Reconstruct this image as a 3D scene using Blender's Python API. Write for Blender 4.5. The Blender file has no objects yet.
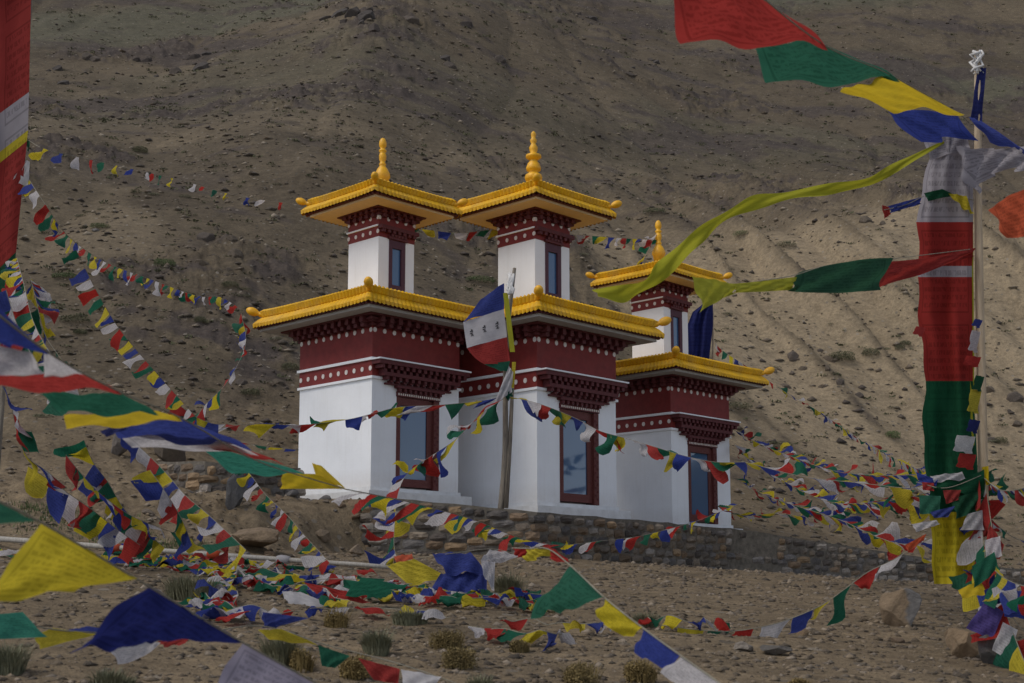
import bpy, bmesh, math, random
import numpy as np
from mathutils import Vector, Matrix
random.seed(7); RNG = np.random.default_rng(7)
S = bpy.context.scene
COL = S.collection
R = math.radians

# ------------------------------------------------------------------ camera, world, sun, exposure
FPX, PITCH, Y0 = 1300.0, R(8.0), 407.3
cam_d = bpy.data.cameras.new('camera'); cam = bpy.data.objects.new('camera', cam_d); COL.objects.link(cam)
cam.location = (0, 0, 0); cam.rotation_euler = (R(90) + PITCH, 0, 0)
cam_d.sensor_width = 36; cam_d.lens = FPX * 36 / 1024; cam_d.shift_y = (Y0 - 341.5) / 1024
cam_d.clip_start = 0.1; cam_d.clip_end = 3000
cam_d.dof.use_dof = True; cam_d.dof.focus_distance = 32; cam_d.dof.aperture_fstop = 4.2
S.camera = cam
S.render.resolution_x = 1024; S.render.resolution_y = 683

SUN_EL, SUN_AZ = R(52), R(-118)          # azimuth measured clockwise from +Y (sun to the left and a little behind the camera)
w = bpy.data.worlds.new('World'); S.world = w; w.use_nodes = True
nt = w.node_tree; bg = nt.nodes['Background']
sky = nt.nodes.new('ShaderNodeTexSky'); sky.sky_type = 'NISHITA'; sky.sun_disc = False
sky.sun_elevation = SUN_EL; sky.sun_rotation = SUN_AZ; sky.air_density = 1.0; sky.dust_density = 6.0; sky.ozone_density = 1.0
sky.altitude = 3500
hs = nt.nodes.new('ShaderNodeHueSaturation'); hs.inputs['Saturation'].default_value = .5      # a hazy, thinly overcast sky
nt.links.new(sky.outputs[0], hs.inputs['Color']); nt.links.new(hs.outputs[0], bg.inputs[0]); bg.inputs[1].default_value = 0.105
sd = bpy.data.lights.new('sun', 'SUN'); sd.energy = 1.05; sd.angle = R(30); sd.color = (1.0, 0.93, 0.82)
sun = bpy.data.objects.new('sun', sd); COL.objects.link(sun)
sdir = Vector((math.sin(SUN_AZ) * math.cos(SUN_EL), math.cos(SUN_AZ) * math.cos(SUN_EL), math.sin(SUN_EL)))
sun.rotation_euler = sdir.to_track_quat('Z', 'Y').to_euler(); sun.location = (-40, -20, 60)
vs = S.view_settings
vs.view_transform = 'Standard'; vs.look = 'None'; vs.exposure = 0.62; vs.gamma = 1.0; vs.use_curve_mapping = False

# ------------------------------------------------------------------ object helpers
def tag(o, label=None, cat=None, group=None, kind=None):
    if label: o['label'] = label
    if cat: o['category'] = cat
    if group: o['group'] = group
    if kind: o['kind'] = kind
    return o
def empty(name, loc, rz=0.0):
    o = bpy.data.objects.new(name, None); o.empty_display_size = 0.2; COL.objects.link(o)
    o.location = loc; o.rotation_euler = (0, 0, rz); return o
def mesh_obj(name, verts, faces, mats, parent=None, smooth=False, midx=None, uv=None, tint=None):
    me = bpy.data.meshes.new(name)
    me.from_pydata([tuple(v) for v in verts], [], [tuple(f) for f in faces])
    for m in (mats if isinstance(mats, (list, tuple)) else [mats]): me.materials.append(m)
    if midx is not None: me.polygons.foreach_set('material_index', np.array(midx, dtype=np.int32))
    if smooth: me.polygons.foreach_set('use_smooth', np.ones(len(me.polygons), dtype=bool))
    if uv is not None:
        l = me.uv_layers.new(name='UVMap'); vi = np.zeros(len(me.loops), dtype=np.int32); me.loops.foreach_get('vertex_index', vi)
        l.data.foreach_set('uv', np.asarray(uv, dtype=np.float32)[vi].ravel())
    if tint is not None:
        a = me.attributes.new('tint', 'FLOAT_COLOR', 'POINT')
        t = np.ones((len(verts), 4), dtype=np.float32); t[:, :np.asarray(tint).shape[1]] = tint
        a.data.foreach_set('color', t.ravel())
    me.update()
    o = bpy.data.objects.new(name, me); COL.objects.link(o)
    if parent: o.parent = parent
    return o
class MB:
    def __init__(s): s.v = []; s.f = []; s.m = []; s.t = []
    def add(s, vs_, fs_, mi=0, tint=None):
        n = len(s.v); s.v += [tuple(v) for v in vs_]; s.f += [tuple(i + n for i in f) for f in fs_]; s.m += [mi] * len(fs_)
        s.t += [tint or (1, 1, 1)] * len(vs_)
    def box(s, x0, x1, y0, y1, z0, z1, mi=0):
        s.add([(x0,y0,z0),(x1,y0,z0),(x1,y1,z0),(x0,y1,z0),(x0,y0,z1),(x1,y0,z1),(x1,y1,z1),(x0,y1,z1)],
              [(0,3,2,1),(4,5,6,7),(0,1,5,4),(1,2,6,5),(2,3,7,6),(3,0,4,7)], mi)
    def tube(s, pts, rad, n=8, mi=0):
        pts = [Vector(p) for p in pts]; vs_ = []; fs_ = []
        rad = rad if isinstance(rad, (list, tuple)) else [rad] * len(pts)
        for i, p in enumerate(pts):
            d = (pts[min(i+1, len(pts)-1)] - pts[max(i-1, 0)]).normalized()
            a = d.orthogonal().normalized() if i == 0 else (a - d * a.dot(d)).normalized()
            b = d.cross(a)
            for k in range(n):
                t = 2*math.pi*k/n; vs_.append(p + (a*math.cos(t) + b*math.sin(t)) * rad[i])
        for i in range(len(pts)-1):
            for k in range(n):
                k2 = (k+1) % n; fs_.append((i*n+k, i*n+k2, (i+1)*n+k2, (i+1)*n+k))
        fs_.append(tuple(range(n-1, -1, -1))); fs_.append(tuple(range((len(pts)-1)*n, len(pts)*n)))
        s.add(vs_, fs_, mi)
    def lathe(s, prof, c=(0,0,0), n=20, mi=0):
        vs_ = []; fs_ = []
        for r, z in prof:
            for k in range(n):
                t = 2*math.pi*k/n; vs_.append((c[0]+r*math.cos(t), c[1]+r*math.sin(t), c[2]+z))
        for i in range(len(prof)-1):
            for k in range(n):
                k2 = (k+1) % n; fs_.append((i*n+k, i*n+k2, (i+1)*n+k2, (i+1)*n+k))
        fs_.append(tuple(range(n-1, -1, -1))); fs_.append(tuple(range((len(prof)-1)*n, len(prof)*n)))
        s.add(vs_, fs_, mi)
    def build(s, name, mats, parent=None, smooth=False):
        return mesh_obj(name, s.v, s.f, mats, parent, smooth, s.m if isinstance(mats, (list, tuple)) else None, tint=s.t)

# ------------------------------------------------------------------ noise and terrain height
def _hash(ix, iy, seed):
    h = (ix.astype(np.int64) * 374761393 + iy.astype(np.int64) * 668265263 + seed * 974711) & 0x7fffffff
    h = ((h ^ (h >> 13)) * 1274126177) & 0x7fffffff
    return (h ^ (h >> 16)) & 0xffff
def perlin(x, y, seed=0):
    x = np.asarray(x, float); y = np.asarray(y, float)
    xi = np.floor(x); yi = np.floor(y); xf = x - xi; yf = y - yi; xi = xi.astype(np.int64); yi = yi.astype(np.int64)
    u = xf*xf*xf*(xf*(xf*6-15)+10); v = yf*yf*yf*(yf*(yf*6-15)+10)
    def g(ix, iy, dx, dy):
        a = _hash(ix, iy, seed) * (2*math.pi/65536); return np.cos(a)*dx + np.sin(a)*dy
    n00 = g(xi, yi, xf, yf); n10 = g(xi+1, yi, xf-1, yf); n01 = g(xi, yi+1, xf, yf-1); n11 = g(xi+1, yi+1, xf-1, yf-1)
    return 1.4 * ((n00*(1-u)+n10*u)*(1-v) + (n01*(1-u)+n11*u)*v)
def fbm(x, y, o=4, seed=0, gain=.5):
    t = 0; a = 1.0
    for i in range(o):
        t = t + a*perlin(x, y, seed+i*17); x = np.asarray(x)*2.03+11.3; y = np.asarray(y)*2.03-7.1; a *= gain
    return t
def sstep(a, b, x):
    t = np.clip((x-a)/(b-a), 0, 1); return t*t*(3-2*t)
WALLX = [-3.45, .6, 6.9, 14.2, 30]; WALLY = [32.0, 31.8, 39.8, 44.0, 54.0]
WALLT = [2.29, 1.90, 1.84, 1.02, -.2]; WALLF = [.86, .78, .45, -.12, -1.2]
def ribs(X, Y):
    a, l = X*.94+Y*.34, -X*.34+Y*.94; a = a + .8*perlin(X/9, Y/9, 75)
    return 1 - np.minimum(1, np.abs(perlin(a/3.6+4, l/44.0, 71) + .4*perlin(a/1.5, l/22.0, 72))*1.9)
def H(X, Y):
    X = np.asarray(X, float); Y = np.asarray(Y, float)
    pY = np.interp(Y, [-30, 0, 9.5, 14, 20, 27, 32, 44, 60, 90], [-3.4, -1.45, -.72, -.33, .08, .53, .83, 1.05, 1.3, 1.6])
    Xc = np.clip(X, -14, 24)
    zf = pY - np.where(Xc > 0, .066, .055 - .03*sstep(14, 30, Y)) * Xc
    Xw = np.clip(X, -3.45, 30)
    yw = np.interp(Xw, WALLX, WALLY)
    zt = np.interp(Xw, WALLX, WALLT) - .10
    zb = zt + .02*np.clip(Y - yw - .9, 0, 8) + .06*np.clip(Y-yw-8, 0, 40) + np.clip(-3.45-X, 0, 12)*.045
    left = sstep(-3.3, -6.5, X); far_l = sstep(-4, -11, X)
    a0 = (yw + .12)*(1-left) + (26.5 - 4*far_l)*left; a1 = (yw + .42)*(1-left) + (33.5)*left
    b = sstep(0, 1, (Y-a0)/(a1-a0))
    z = zf*(1-b) + zb*b
    ys = np.interp(X, [-60, -25, -12, -5, 8, 20, 60], [37, 38.5, 40, 44, 51, 54, 52])
    t = Y - ys
    rise = .60*(t + np.sqrt(t*t + 25))/2*sstep(-8, -1, t) + .0003*np.clip(t, 0, 400)**2
    m = sstep(-2, 25, t); m2 = sstep(10, 80, t)
    big = 7*fbm(X/75+3.1, Y/75, 2, 5)*m2 + 1.5*fbm(X/24, Y/30, 3, 21)*m
    # spur on the right with diagonal ribs
    sp = np.exp(-(((X-27)/17)**2 + ((Y-80)/15)**2)) * m
    big = big + 5.5*sp + 1.5*(ribs(X, Y)-.5)*np.clip(sp*2.2, 0, 1)
    gul = 1 - np.abs(perlin(X/13+.3*perlin(X/20, Y/20, 9), Y/46, 33))*2
    big = big - .5*np.clip(gul, 0, 1)**3*m
    # outcrops
    om = sstep(.22, .5, fbm(X/15+9.3, Y/12+2, 3, 55)) * m
    oc = np.abs(fbm(X/2.4, Y/1.5, 5, 61, .6))*.7*om
    rough = .10*fbm(X/2.6, Y/2.6, 4, 40)*sstep(-6, 6, t) + (.035+.10*sstep(24, 34, Y)*left)*fbm(X/1.1, Y/1.1, 4, 44)*(1-m)
    cliff = .35*np.abs(fbm(X/1.3, Y/1.5, 4, 91))*left*np.exp(-((Y-30)/3.2)**2)
    return z + rise + big + oc + rough + cliff
def ray(px, py):
    c, s = math.cos(PITCH), math.sin(PITCH); k = (Y0-py)/FPX; xc = (px-512)/FPX
    d = np.array([xc, c-k*s, s+k*c]); return d
def W(px, py, Y):
    d = ray(px, py); return Vector(tuple(d * (Y/d[1])))
_YS = np.concatenate([np.linspace(3, 60, 1500), np.linspace(60.1, 520, 2500)])
def G(px, py):
    d = ray(px, py); P = d[None, :]*(_YS/d[1])[:, None]
    h = H(P[:, 0], P[:, 1]); hit = np.nonzero(P[:, 2] < h)[0]
    i = hit[0] if len(hit) else len(_YS)-1
    return Vector((P[i, 0], P[i, 1], h[i]))
def Hs(x, y): return float(H(np.array([x]), np.array([y]))[0])

# ------------------------------------------------------------------ materials
def new_mat(name):
    m = bpy.data.materials.new(name); m.use_nodes = True; t = m.node_tree
    return m, t, t.nodes['Principled BSDF'], t.nodes['Material Output']
def nd(t, ty, **k):
    n = t.nodes.new(ty)
    for a, v in k.items(): setattr(n, a, v)
    return n
def noise(t, vec, scale, detail=4, rough=.6):
    n = nd(t, 'ShaderNodeTexNoise'); n.inputs['Scale'].default_value = scale; n.inputs['Detail'].default_value = detail
    n.inputs['Roughness'].default_value = rough
    if vec is not None: t.links.new(vec, n.inputs['Vector'])
    return n.outputs['Fac']
def ramp(t, fac, stops):
    r = nd(t, 'ShaderNodeValToRGB'); e = r.color_ramp.elements
    while len(e) < len(stops): e.new(.5)
    for i, (p, c) in enumerate(stops): e[i].position = p; e[i].color = (*c, 1) if len(c) == 3 else c
    t.links.new(fac, r.inputs[0]); return r.outputs[0]
def mix(t, fac, a, b, mode='MIX'):
    n = nd(t, 'ShaderNodeMix', data_type='RGBA', blend_type=mode)
    for sock, v in ((0, fac), (6, a), (7, b)):
        if isinstance(v, (int, float)): n.inputs[sock].default_value = v
        elif isinstance(v, tuple): n.inputs[sock].default_value = (*v, 1)
        else: t.links.new(v, n.inputs[sock])
    return n.outputs[2]
def math_(t, op, a, b=0.0):
    n = nd(t, 'ShaderNodeMath', operation=op)
    for i, v in enumerate((a, b)):
        if isinstance(v, (int, float)): n.inputs[i].default_value = v
        else: t.links.new(v, n.inputs[i])
    return n.outputs[0]
def bump(t, bsdf, h, strength, dist):
    b = nd(t, 'ShaderNodeBump'); b.inputs['Strength'].default_value = strength; b.inputs['Distance'].default_value = dist
    t.links.new(h, b.inputs['Height']); t.links.new(b.outputs[0], bsdf.inputs['Normal'])
def objco(t): return nd(t, 'ShaderNodeTexCoord').outputs['Object']

def plain(name, col, rough=.75, var=.18, vs_=6.0, bmp=.0, bscale=40.0, dirt=0.0, spec=.3):
    m, t, b, o = new_mat(name); co = objco(t)
    n = noise(t, co, vs_, 5)
    lo = tuple(c*(1-var) for c in col); hi = tuple(min(1, c*(1+var)) for c in col)
    c = ramp(t, n, [(.3, lo), (.7, hi)])
    if dirt:
        g = noise(t, co, 1.7, 8, .75); f = ramp(t, g, [(.48, (0,0,0)), (.72, (dirt,)*3)])
        c = mix(t, f, c, (.30, .24, .17))
    t.links.new(c, b.inputs['Base Color']); b.inputs['Roughness'].default_value = rough; b.inputs['Specular IOR Level'].default_value = spec
    if bmp: bump(t, b, noise(t, co, bscale, 4), bmp, .02)
    return m
M = {}
m, t, b, o = new_mat('whitewash'); co = objco(t); sx = nd(t, 'ShaderNodeSeparateXYZ'); t.links.new(co, sx.inputs[0])
mp = nd(t, 'ShaderNodeMapping'); mp.inputs['Scale'].default_value = (5, 5, .35); t.links.new(co, mp.inputs['Vector'])
streak = ramp(t, noise(t, mp.outputs[0], 1.6, 5, .7), [(.5, (0,0,0)), (.78, (.22,.22,.22))])
patchy = ramp(t, noise(t, co, 1.3, 7, .7), [(.3, (.83,.84,.86)), (.7, (.89,.90,.92))])
low = math_(t, 'MULTIPLY', math_(t, 'SUBTRACT', .55, sx.outputs[2]), math_(t, 'MULTIPLY', noise(t, co, 5, 6, .75), 1.1))
low = math_(t, 'MINIMUM', math_(t, 'MAXIMUM', low, 0.0), .5)
c = mix(t, streak, patchy, (.60,.57,.53)); c = mix(t, low, c, (.40,.32,.235))
t.links.new(c, b.inputs['Base Color']); b.inputs['Roughness'].default_value = .88; b.inputs['Specular IOR Level'].default_value = .2
bump(t, b, noise(t, co, 14, 6, .7), .3, .02); M['whitewash'] = m
M['plinth'] = plain('plinth_cement', (.70, .70, .70), .85, .08, 4, .3, 20, .3, .2)
M['maroon'] = plain('maroon_paint', (.20, .025, .022), .6, .16, 5, .15, 30, .04)
M['darkmaroon'] = plain('dark_maroon_wood', (.105, .022, .024), .6, .2, 8)
M['dots'] = plain('white_dots', (.72, .66, .62), .7, .06)
M['yellow'] = plain('yellow_roof_tin', (.70, .385, .005), .55, .16, 3, .12, 9, .30, .35)
M['gold'] = plain('gold_paint', (.80, .41, .010), .45, .14, 7, .15, 14, .16, .45)
M['fascia'] = plain('grey_fascia', (.42, .40, .37), .8, .08)
M['soffit'] = plain('buff_soffit', (.78, .60, .37), .8, .05)
M['frame'] = plain('carved_frame', (.125, .035, .03), .55, .25, 30, .5, 60)
M['winframe'] = plain('window_frame_paint', (.085, .03, .045), .55, .12, 12)
M['cream'] = plain('cream_trim', (.7, .62, .55), .7, .05)
m, t, b, o = new_mat('door_glass'); b.inputs['Base Color'].default_value = (.065, .125, .225, 1); b.inputs['Roughness'].default_value = .06
b.inputs['Specular IOR Level'].default_value = .6; b.inputs['Coat Weight'].default_value = .1; b.inputs['Coat Roughness'].default_value = .03
M['glass'] = m
M['curtain'] = plain('dark_curtain', (.05, .045, .04), .9, .2)
m, t, b, o = new_mat('window_blue_glass'); b.inputs['Base Color'].default_value = (.05, .12, .25, 1); b.inputs['Roughness'].default_value = .12
b.inputs['Specular IOR Level'].default_value = .7; M['blueglass'] = m
# wood
def wood(name, c0, c1):
    m, t, b, o = new_mat(name); mp = nd(t, 'ShaderNodeMapping'); mp.inputs['Scale'].default_value = (14, 14, 1.2)
    t.links.new(objco(t), mp.inputs['Vector']); n = noise(t, mp.outputs[0], 2.2, 6, .65)
    t.links.new(ramp(t, n, [(.3, c0), (.7, c1)]), b.inputs['Base Color']); b.inputs['Roughness'].default_value = .85
    bump(t, b, n, .5, .02); return m
M['palewood'] = wood('pale_peeled_wood', (.36, .265, .17), (.60, .475, .33))
M['greywood'] = wood('grey_weathered_wood', (.10, .085, .07), (.30, .255, .20))
M['whitepole'] = wood('whitened_pole', (.27, .245, .21), (.47, .44, .39))
M['cord'] = plain('cotton_cord', (.24, .22, .17), .9)
M['knot'] = plain('white_scarf', (.62, .60, .58), .9, .12, 20)

# stone (per-stone tint stored on the vertices)
m, t, b, o = new_mat('rubble_stone'); at = nd(t, 'ShaderNodeAttribute'); at.attribute_name = 'tint'
n = noise(t, objco(t), 9, 7, .7); c = mix(t, 1.0, at.outputs['Color'], ramp(t, n, [(.25, (.55,.53,.5)), (.75, (1.25,1.2,1.15))]), 'MULTIPLY')
t.links.new(c, b.inputs['Base Color']); b.inputs['Roughness'].default_value = .92; bump(t, b, noise(t, objco(t), 22, 6, .7), .7, .05); M['stone'] = m
M['mortar'] = plain('wall_mortar', (.15, .13, .105), .95, .35, 7, .7, 25)

# ground
m, t, b, o = new_mat('stony_ground'); geo = nd(t, 'ShaderNodeNewGeometry'); pos = geo.outputs['Position']
at = nd(t, 'ShaderNodeAttribute'); at.attribute_name = 'zone'; sep = nd(t, 'ShaderNodeSeparateColor'); t.links.new(at.outputs['Color'], sep.inputs[0])
tan, olive, dark = sep.outputs[0], sep.outputs[1], sep.outputs[2]
gv = nd(t, 'ShaderNodeAttribute'); gv.attribute_name = 'gravelly'; grav = gv.outputs['Fac']
n1 = noise(t, pos, .09, 6, .65); n2 = noise(t, pos, .8, 8, .75); n3 = noise(t, pos, 6, 6, .7); n4 = noise(t, pos, 34, 4, .7)
c = ramp(t, n1, [(.30, (.078,.062,.045)), (.5, (.113,.090,.063)), (.70, (.143,.114,.079))])
c = mix(t, olive, c, mix(t, n2, (.090,.086,.060), (.122,.112,.080)))
c = mix(t, tan, c, mix(t, n1, (.220,.172,.112), (.315,.250,.170)))
c = mix(t, grav, c, mix(t, n2, (.162,.124,.080), (.228,.176,.117)))
c = mix(t, dark, c, mix(t, n2, (.055,.046,.043), (.10,.08,.068)))
c = mix(t, .7, c, ramp(t, n2, [(.25, (.68,.66,.64)), (.5, (1,1,1)), (.75, (1.3,1.27,1.22))]), 'MULTIPLY')
c = mix(t, .6, c, ramp(t, n3, [(.28, (.55,.53,.52)), (.5, (1,1,1)), (.72, (1.42,1.38,1.3))]), 'MULTIPLY')
mpz = nd(t, 'ShaderNodeMapping'); mpz.inputs['Scale'].default_value = (.75, 1.5, 1.2); t.links.new(pos, mpz.inputs['Vector'])
n5 = noise(t, mpz.outputs[0], 2.1, 9, .82)
c = mix(t, .75, c, ramp(t, n5, [(.30, (.52,.50,.49)), (.5, (1,1,1)), (.70, (1.45,1.42,1.36))]), 'MULTIPLY')
c = mix(t, .55, c, ramp(t, n4, [(.3, (.5,.5,.5)), (.5, (1,1,1)), (.7, (1.5,1.48,1.42))]), 'MULTIPLY')
vo = nd(t, 'ShaderNodeTexVoronoi'); vo.inputs['Scale'].default_value = 3.6; t.links.new(pos, vo.inputs['Vector'])
vr = nd(t, 'ShaderNodeSeparateColor'); t.links.new(vo.outputs['Color'], vr.inputs[0])
sp = math_(t, 'MULTIPLY', math_(t, 'LESS_THAN', vo.outputs['Distance'], .30), math_(t, 'GREATER_THAN', vr.outputs[0], .84))
c = mix(t, math_(t, 'MULTIPLY', sp, .7), c, mix(t, vr.outputs[1], (.05,.045,.04), (.30,.26,.21)))
t.links.new(c, b.inputs['Base Color']); b.inputs['Roughness'].default_value = .96; b.inputs['Specular IOR Level'].default_value = .12
hh = math_(t, 'ADD', math_(t, 'MULTIPLY', n2, 1.2), math_(t, 'ADD', math_(t, 'MULTIPLY', n3, .35), math_(t, 'MULTIPLY', n4, .07)))
bump(t, b, hh, .75, .16); M['ground'] = m

# leaves
def leaf(name, c0, c1):
    m, t, b, o = new_mat(name); oi = nd(t, 'ShaderNodeObjectInfo'); geo = nd(t, 'ShaderNodeNewGeometry')
    n = noise(t, geo.outputs['Position'], 9, 3); c = ramp(t, n, [(.3, c0), (.7, c1)])
    c = mix(t, math_(t, 'MULTIPLY', oi.outputs['Random'], .35), c, (.13, .11, .055))
    t.links.new(c, b.inputs['Base Color']); b.inputs['Roughness'].default_value = .8; b.inputs['Specular IOR Level'].default_value = .2; return m
M['sage'] = leaf('grey_green_leaf', (.12,.125,.078), (.24,.235,.15))
M['scrub'] = leaf('scrub_leaf', (.060,.064,.036), (.11,.112,.062))
M['ochre'] = leaf('dry_ochre_leaf', (.13,.09,.035), (.27,.195,.075))
M['green'] = leaf('fresh_green_leaf', (.04,.075,.022), (.085,.14,.045))

# cloth
def cloth(name, col, prints=.42, thin=.48):
    m, t, b, o = new_mat(name); oi = nd(t, 'ShaderNodeObjectInfo'); uv = nd(t, 'ShaderNodeTexCoord').outputs['UV']
    sx = nd(t, 'ShaderNodeSeparateXYZ'); t.links.new(uv, sx.inputs[0]); u, v = sx.outputs[0], sx.outputs[1]
    lines = math_(t, 'GREATER_THAN', math_(t, 'FRACT', math_(t, 'MULTIPLY', v, 11.0)), .42)
    mp = nd(t, 'ShaderNodeMapping'); mp.inputs['Scale'].default_value = (34, 11, 1); t.links.new(uv, mp.inputs['Vector'])
    word = math_(t, 'GREATER_THAN', noise(t, mp.outputs[0], 1.0, 2), .49)
    fu = math_(t, 'ABSOLUTE', math_(t, 'SUBTRACT', math_(t, 'FRACT', u), .5)); fv = math_(t, 'ABSOLUTE', math_(t, 'SUBTRACT', math_(t, 'FRACT', v), .5))
    mx = math_(t, 'MAXIMUM', fu, fv); inside = math_(t, 'LESS_THAN', mx, .40)
    frame = math_(t, 'MULTIPLY', math_(t, 'GREATER_THAN', mx, .415), math_(t, 'LESS_THAN', mx, .435))
    ink = math_(t, 'ADD', math_(t, 'MULTIPLY', math_(t, 'MULTIPLY', lines, word), inside), frame)
    fade = mix(t, math_(t, 'MULTIPLY', oi.outputs['Random'], .38), col, tuple(.72*x+.05+.12*max(col)*.5 for x in col))
    wr = noise(t, uv, 3.5, 5); fade = mix(t, .5, fade, ramp(t, wr, [(.3, (.72,.72,.72)), (.7, (1.2,1.2,1.2))]), 'MULTIPLY')
    c = mix(t, math_(t, 'MULTIPLY', ink, prints), fade, tuple(x*.35 for x in col))
    t.links.new(c, b.inputs['Base Color']); b.inputs['Roughness'].default_value = .85; b.inputs['Specular IOR Level'].default_value = .15
    bump(t, b, noise(t, uv, 60, 2), .15, .01)
    tr = nd(t, 'ShaderNodeBsdfTranslucent'); t.links.new(c, tr.inputs['Color'])
    mm = nd(t, 'ShaderNodeMixShader'); mm.inputs[0].default_value = thin
    t.links.new(b.outputs[0], mm.inputs[1]); t.links.new(tr.outputs[0], mm.inputs[2]); t.links.new(mm.outputs[0], o.inputs['Surface'])
    return m
CL = {'blue': cloth('blue_cotton', (.035, .055, .27)), 'white': cloth('white_cotton', (.60, .57, .58)), 'red': cloth('red_cotton', (.42, .032, .026)),
      'green': cloth('green_cotton', (.015, .13, .075)), 'yellow': cloth('yellow_cotton', (.60, .48, .028)),
      'orange': cloth('orange_cotton', (.60, .105, .04)), 'teal': cloth('teal_cotton', (.035, .24, .17)), 'navy': cloth('navy_cotton', (.020, .027, .145)),
      'lime': cloth('lime_khata', (.42, .41, .03), .1, .4), 'grey': cloth('greyed_cotton', (.40, .37, .40), .45),
      'gold': cloth('deep_yellow_cotton', (.70, .50, .014), .1), 'crimson': cloth('dark_red_cotton', (.34, .034, .028)), 'forest': cloth('dark_green_cotton', (.012, .085, .04), .35),
      'violet': cloth('violet_cotton', (.36, .33, .42)), 'blueviolet': cloth('violet_blue_cotton', (.085, .06, .26)), 'plainwhite': cloth('plain_white_cotton', (.62, .60, .62), .06)}

# ------------------------------------------------------------------ the ground: one sheet from under the camera to beyond the crest
def build_ground():
    az = np.concatenate([np.linspace(-180, -27, 70)[:-1], np.linspace(-27, 27, 760), np.linspace(27, 180, 70)[1:]]) * math.pi/180
    rr = 6*np.exp(np.linspace(0, math.log(620/6), 900))
    A, RR = np.meshgrid(az, rr); X = RR*np.sin(A); Y = RR*np.cos(A) - 7
    Z = H(X, Y); nr, na = X.shape
    vx = np.stack([X, Y, Z], -1).reshape(-1, 3).astype(np.float32)
    i = np.arange(nr-1)[:, None]*na + np.arange(na-1)[None, :]
    q = np.stack([i, i+1, i+1+na, i+na], -1).reshape(-1, 4)
    q = q[:, ::-1]
    me = bpy.data.meshes.new('ground'); me.vertices.add(len(vx)); me.vertices.foreach_set('co', vx.ravel())
    me.loops.add(q.size); me.loops.foreach_set('vertex_index', q.ravel().astype(np.int32))
    me.polygons.add(len(q)); me.polygons.foreach_set('loop_start', np.arange(0, q.size, 4, dtype=np.int32))
    me.update(calc_edges=True); me.polygons.foreach_set('use_smooth', np.ones(len(q), dtype=bool))
    ys = np.interp(X, [-60, -25, -12, -5, 8, 20, 60], [37, 38.5, 40, 44, 51, 54, 52]); tt = Y - ys; m = sstep(-4, 8, tt)
    tan = np.exp(-(((X-25)/18)**2 + ((Y-69)/14)**2)*1.1)*2.0*m*(1.05 - 1.0*np.clip(ribs(X, Y)-.45, 0, 1)*1.6 + .35*fbm(X/5, Y/5, 4, 173))
    tan = tan + .30*sstep(.1, .5, fbm(X/18, Y/14, 4, 101))*m*sstep(140, 60, Y)
    olive = sstep(-.1, .5, fbm(X/40+7, Y/28, 4, 111))*sstep(30, 90, tt)*.9
    om = sstep(.22, .5, fbm(X/15+9.3, Y/12+2, 3, 55))*m
    dark = om*sstep(-.1, .3, fbm(X/3.0, Y/2.2, 3, 62))*.95 + sstep(.22, .5, fbm(X/30+3, Y/9+1, 6, 121, .6))*.85*m*sstep(14, 50, tt) + .8*sstep(.45, .75, fbm(X/7, Y/3, 4, 127, .6))*m
    dark = dark*np.clip(1-tan*1.2, 0, 1)
    zc = np.clip(np.stack([tan, olive, dark, np.ones_like(tan)], -1), 0, 1).reshape(-1, 4).astype(np.float32)
    a = me.attributes.new('zone', 'FLOAT_COLOR', 'POINT'); a.data.foreach_set('color', zc.ravel())
    a = me.attributes.new('gravelly', 'FLOAT', 'POINT'); a.data.foreach_set('value', (1 - sstep(-6, 10, tt)).ravel().astype(np.float32))
    me.materials.append(M['ground'])
    o = bpy.data.objects.new('ground', me); COL.objects.link(o); tag(o, kind='structure')
build_ground()

# ------------------------------------------------------------------ shrines
def ring_boxes(mb, half, z0, z1, out, wdt, n, mi=0):
    """n small blocks along each of the four sides, standing proud of a square of half-size half"""
    for s in range(4):
        for i in range(n):
            p = -half + (i+.5)*2*half/n
            a = (p-wdt/2, p+wdt/2); d = (half-.01, half+out)
            if s == 0: mb.box(a[0], a[1], -d[1], -d[0], z0, z1, mi)
            if s == 1: mb.box(a[0], a[1], d[0], d[1], z0, z1, mi)
            if s == 2: mb.box(-d[1], -d[0], a[0], a[1], z0, z1, mi)
            if s == 3: mb.box(d[0], d[1], a[0], a[1], z0, z1, mi)
def sq(mb, h, z0, z1, mi=0): mb.box(-h, h, -h, h, z0, z1, mi)
def frame_ring(mb, h, t_, z0, z1):
    mb.box(-h-t_, h+t_, -h-t_, -h, z0, z1); mb.box(-h-t_, h+t_, h, h+t_, z0, z1)
    mb.box(-h-t_, -h, -h, h, z0, z1); mb.box(h, h+t_, -h, h, z0, z1)
def dots(mb, half, z, r, n, sides=(0,1,2,3), corner=True):
    """flat white discs standing 12 mm off the wall"""
    K = 14
    for s in sides:
        for i in range(n):
            p = -half*.955 + i*(2*half*.955)/(n-1)
            vs_ = []
            for dd in (-.005, .014):
                for k in range(K):
                    t = 2*math.pi*k/K; a = p + r*math.cos(t); zz = z + r*1.12*math.sin(t)
                    d = half + dd
                    vs_.append([(a,-d,zz),(a,d,zz),(-d,a,zz),(d,a,zz)][s])
            fs_ = [tuple(range(K)), tuple(range(K, 2*K))] + [(k, (k+1)%K, K+(k+1)%K, K+k) for k in range(K)]
            mb.add(vs_, fs_, 1)
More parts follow.
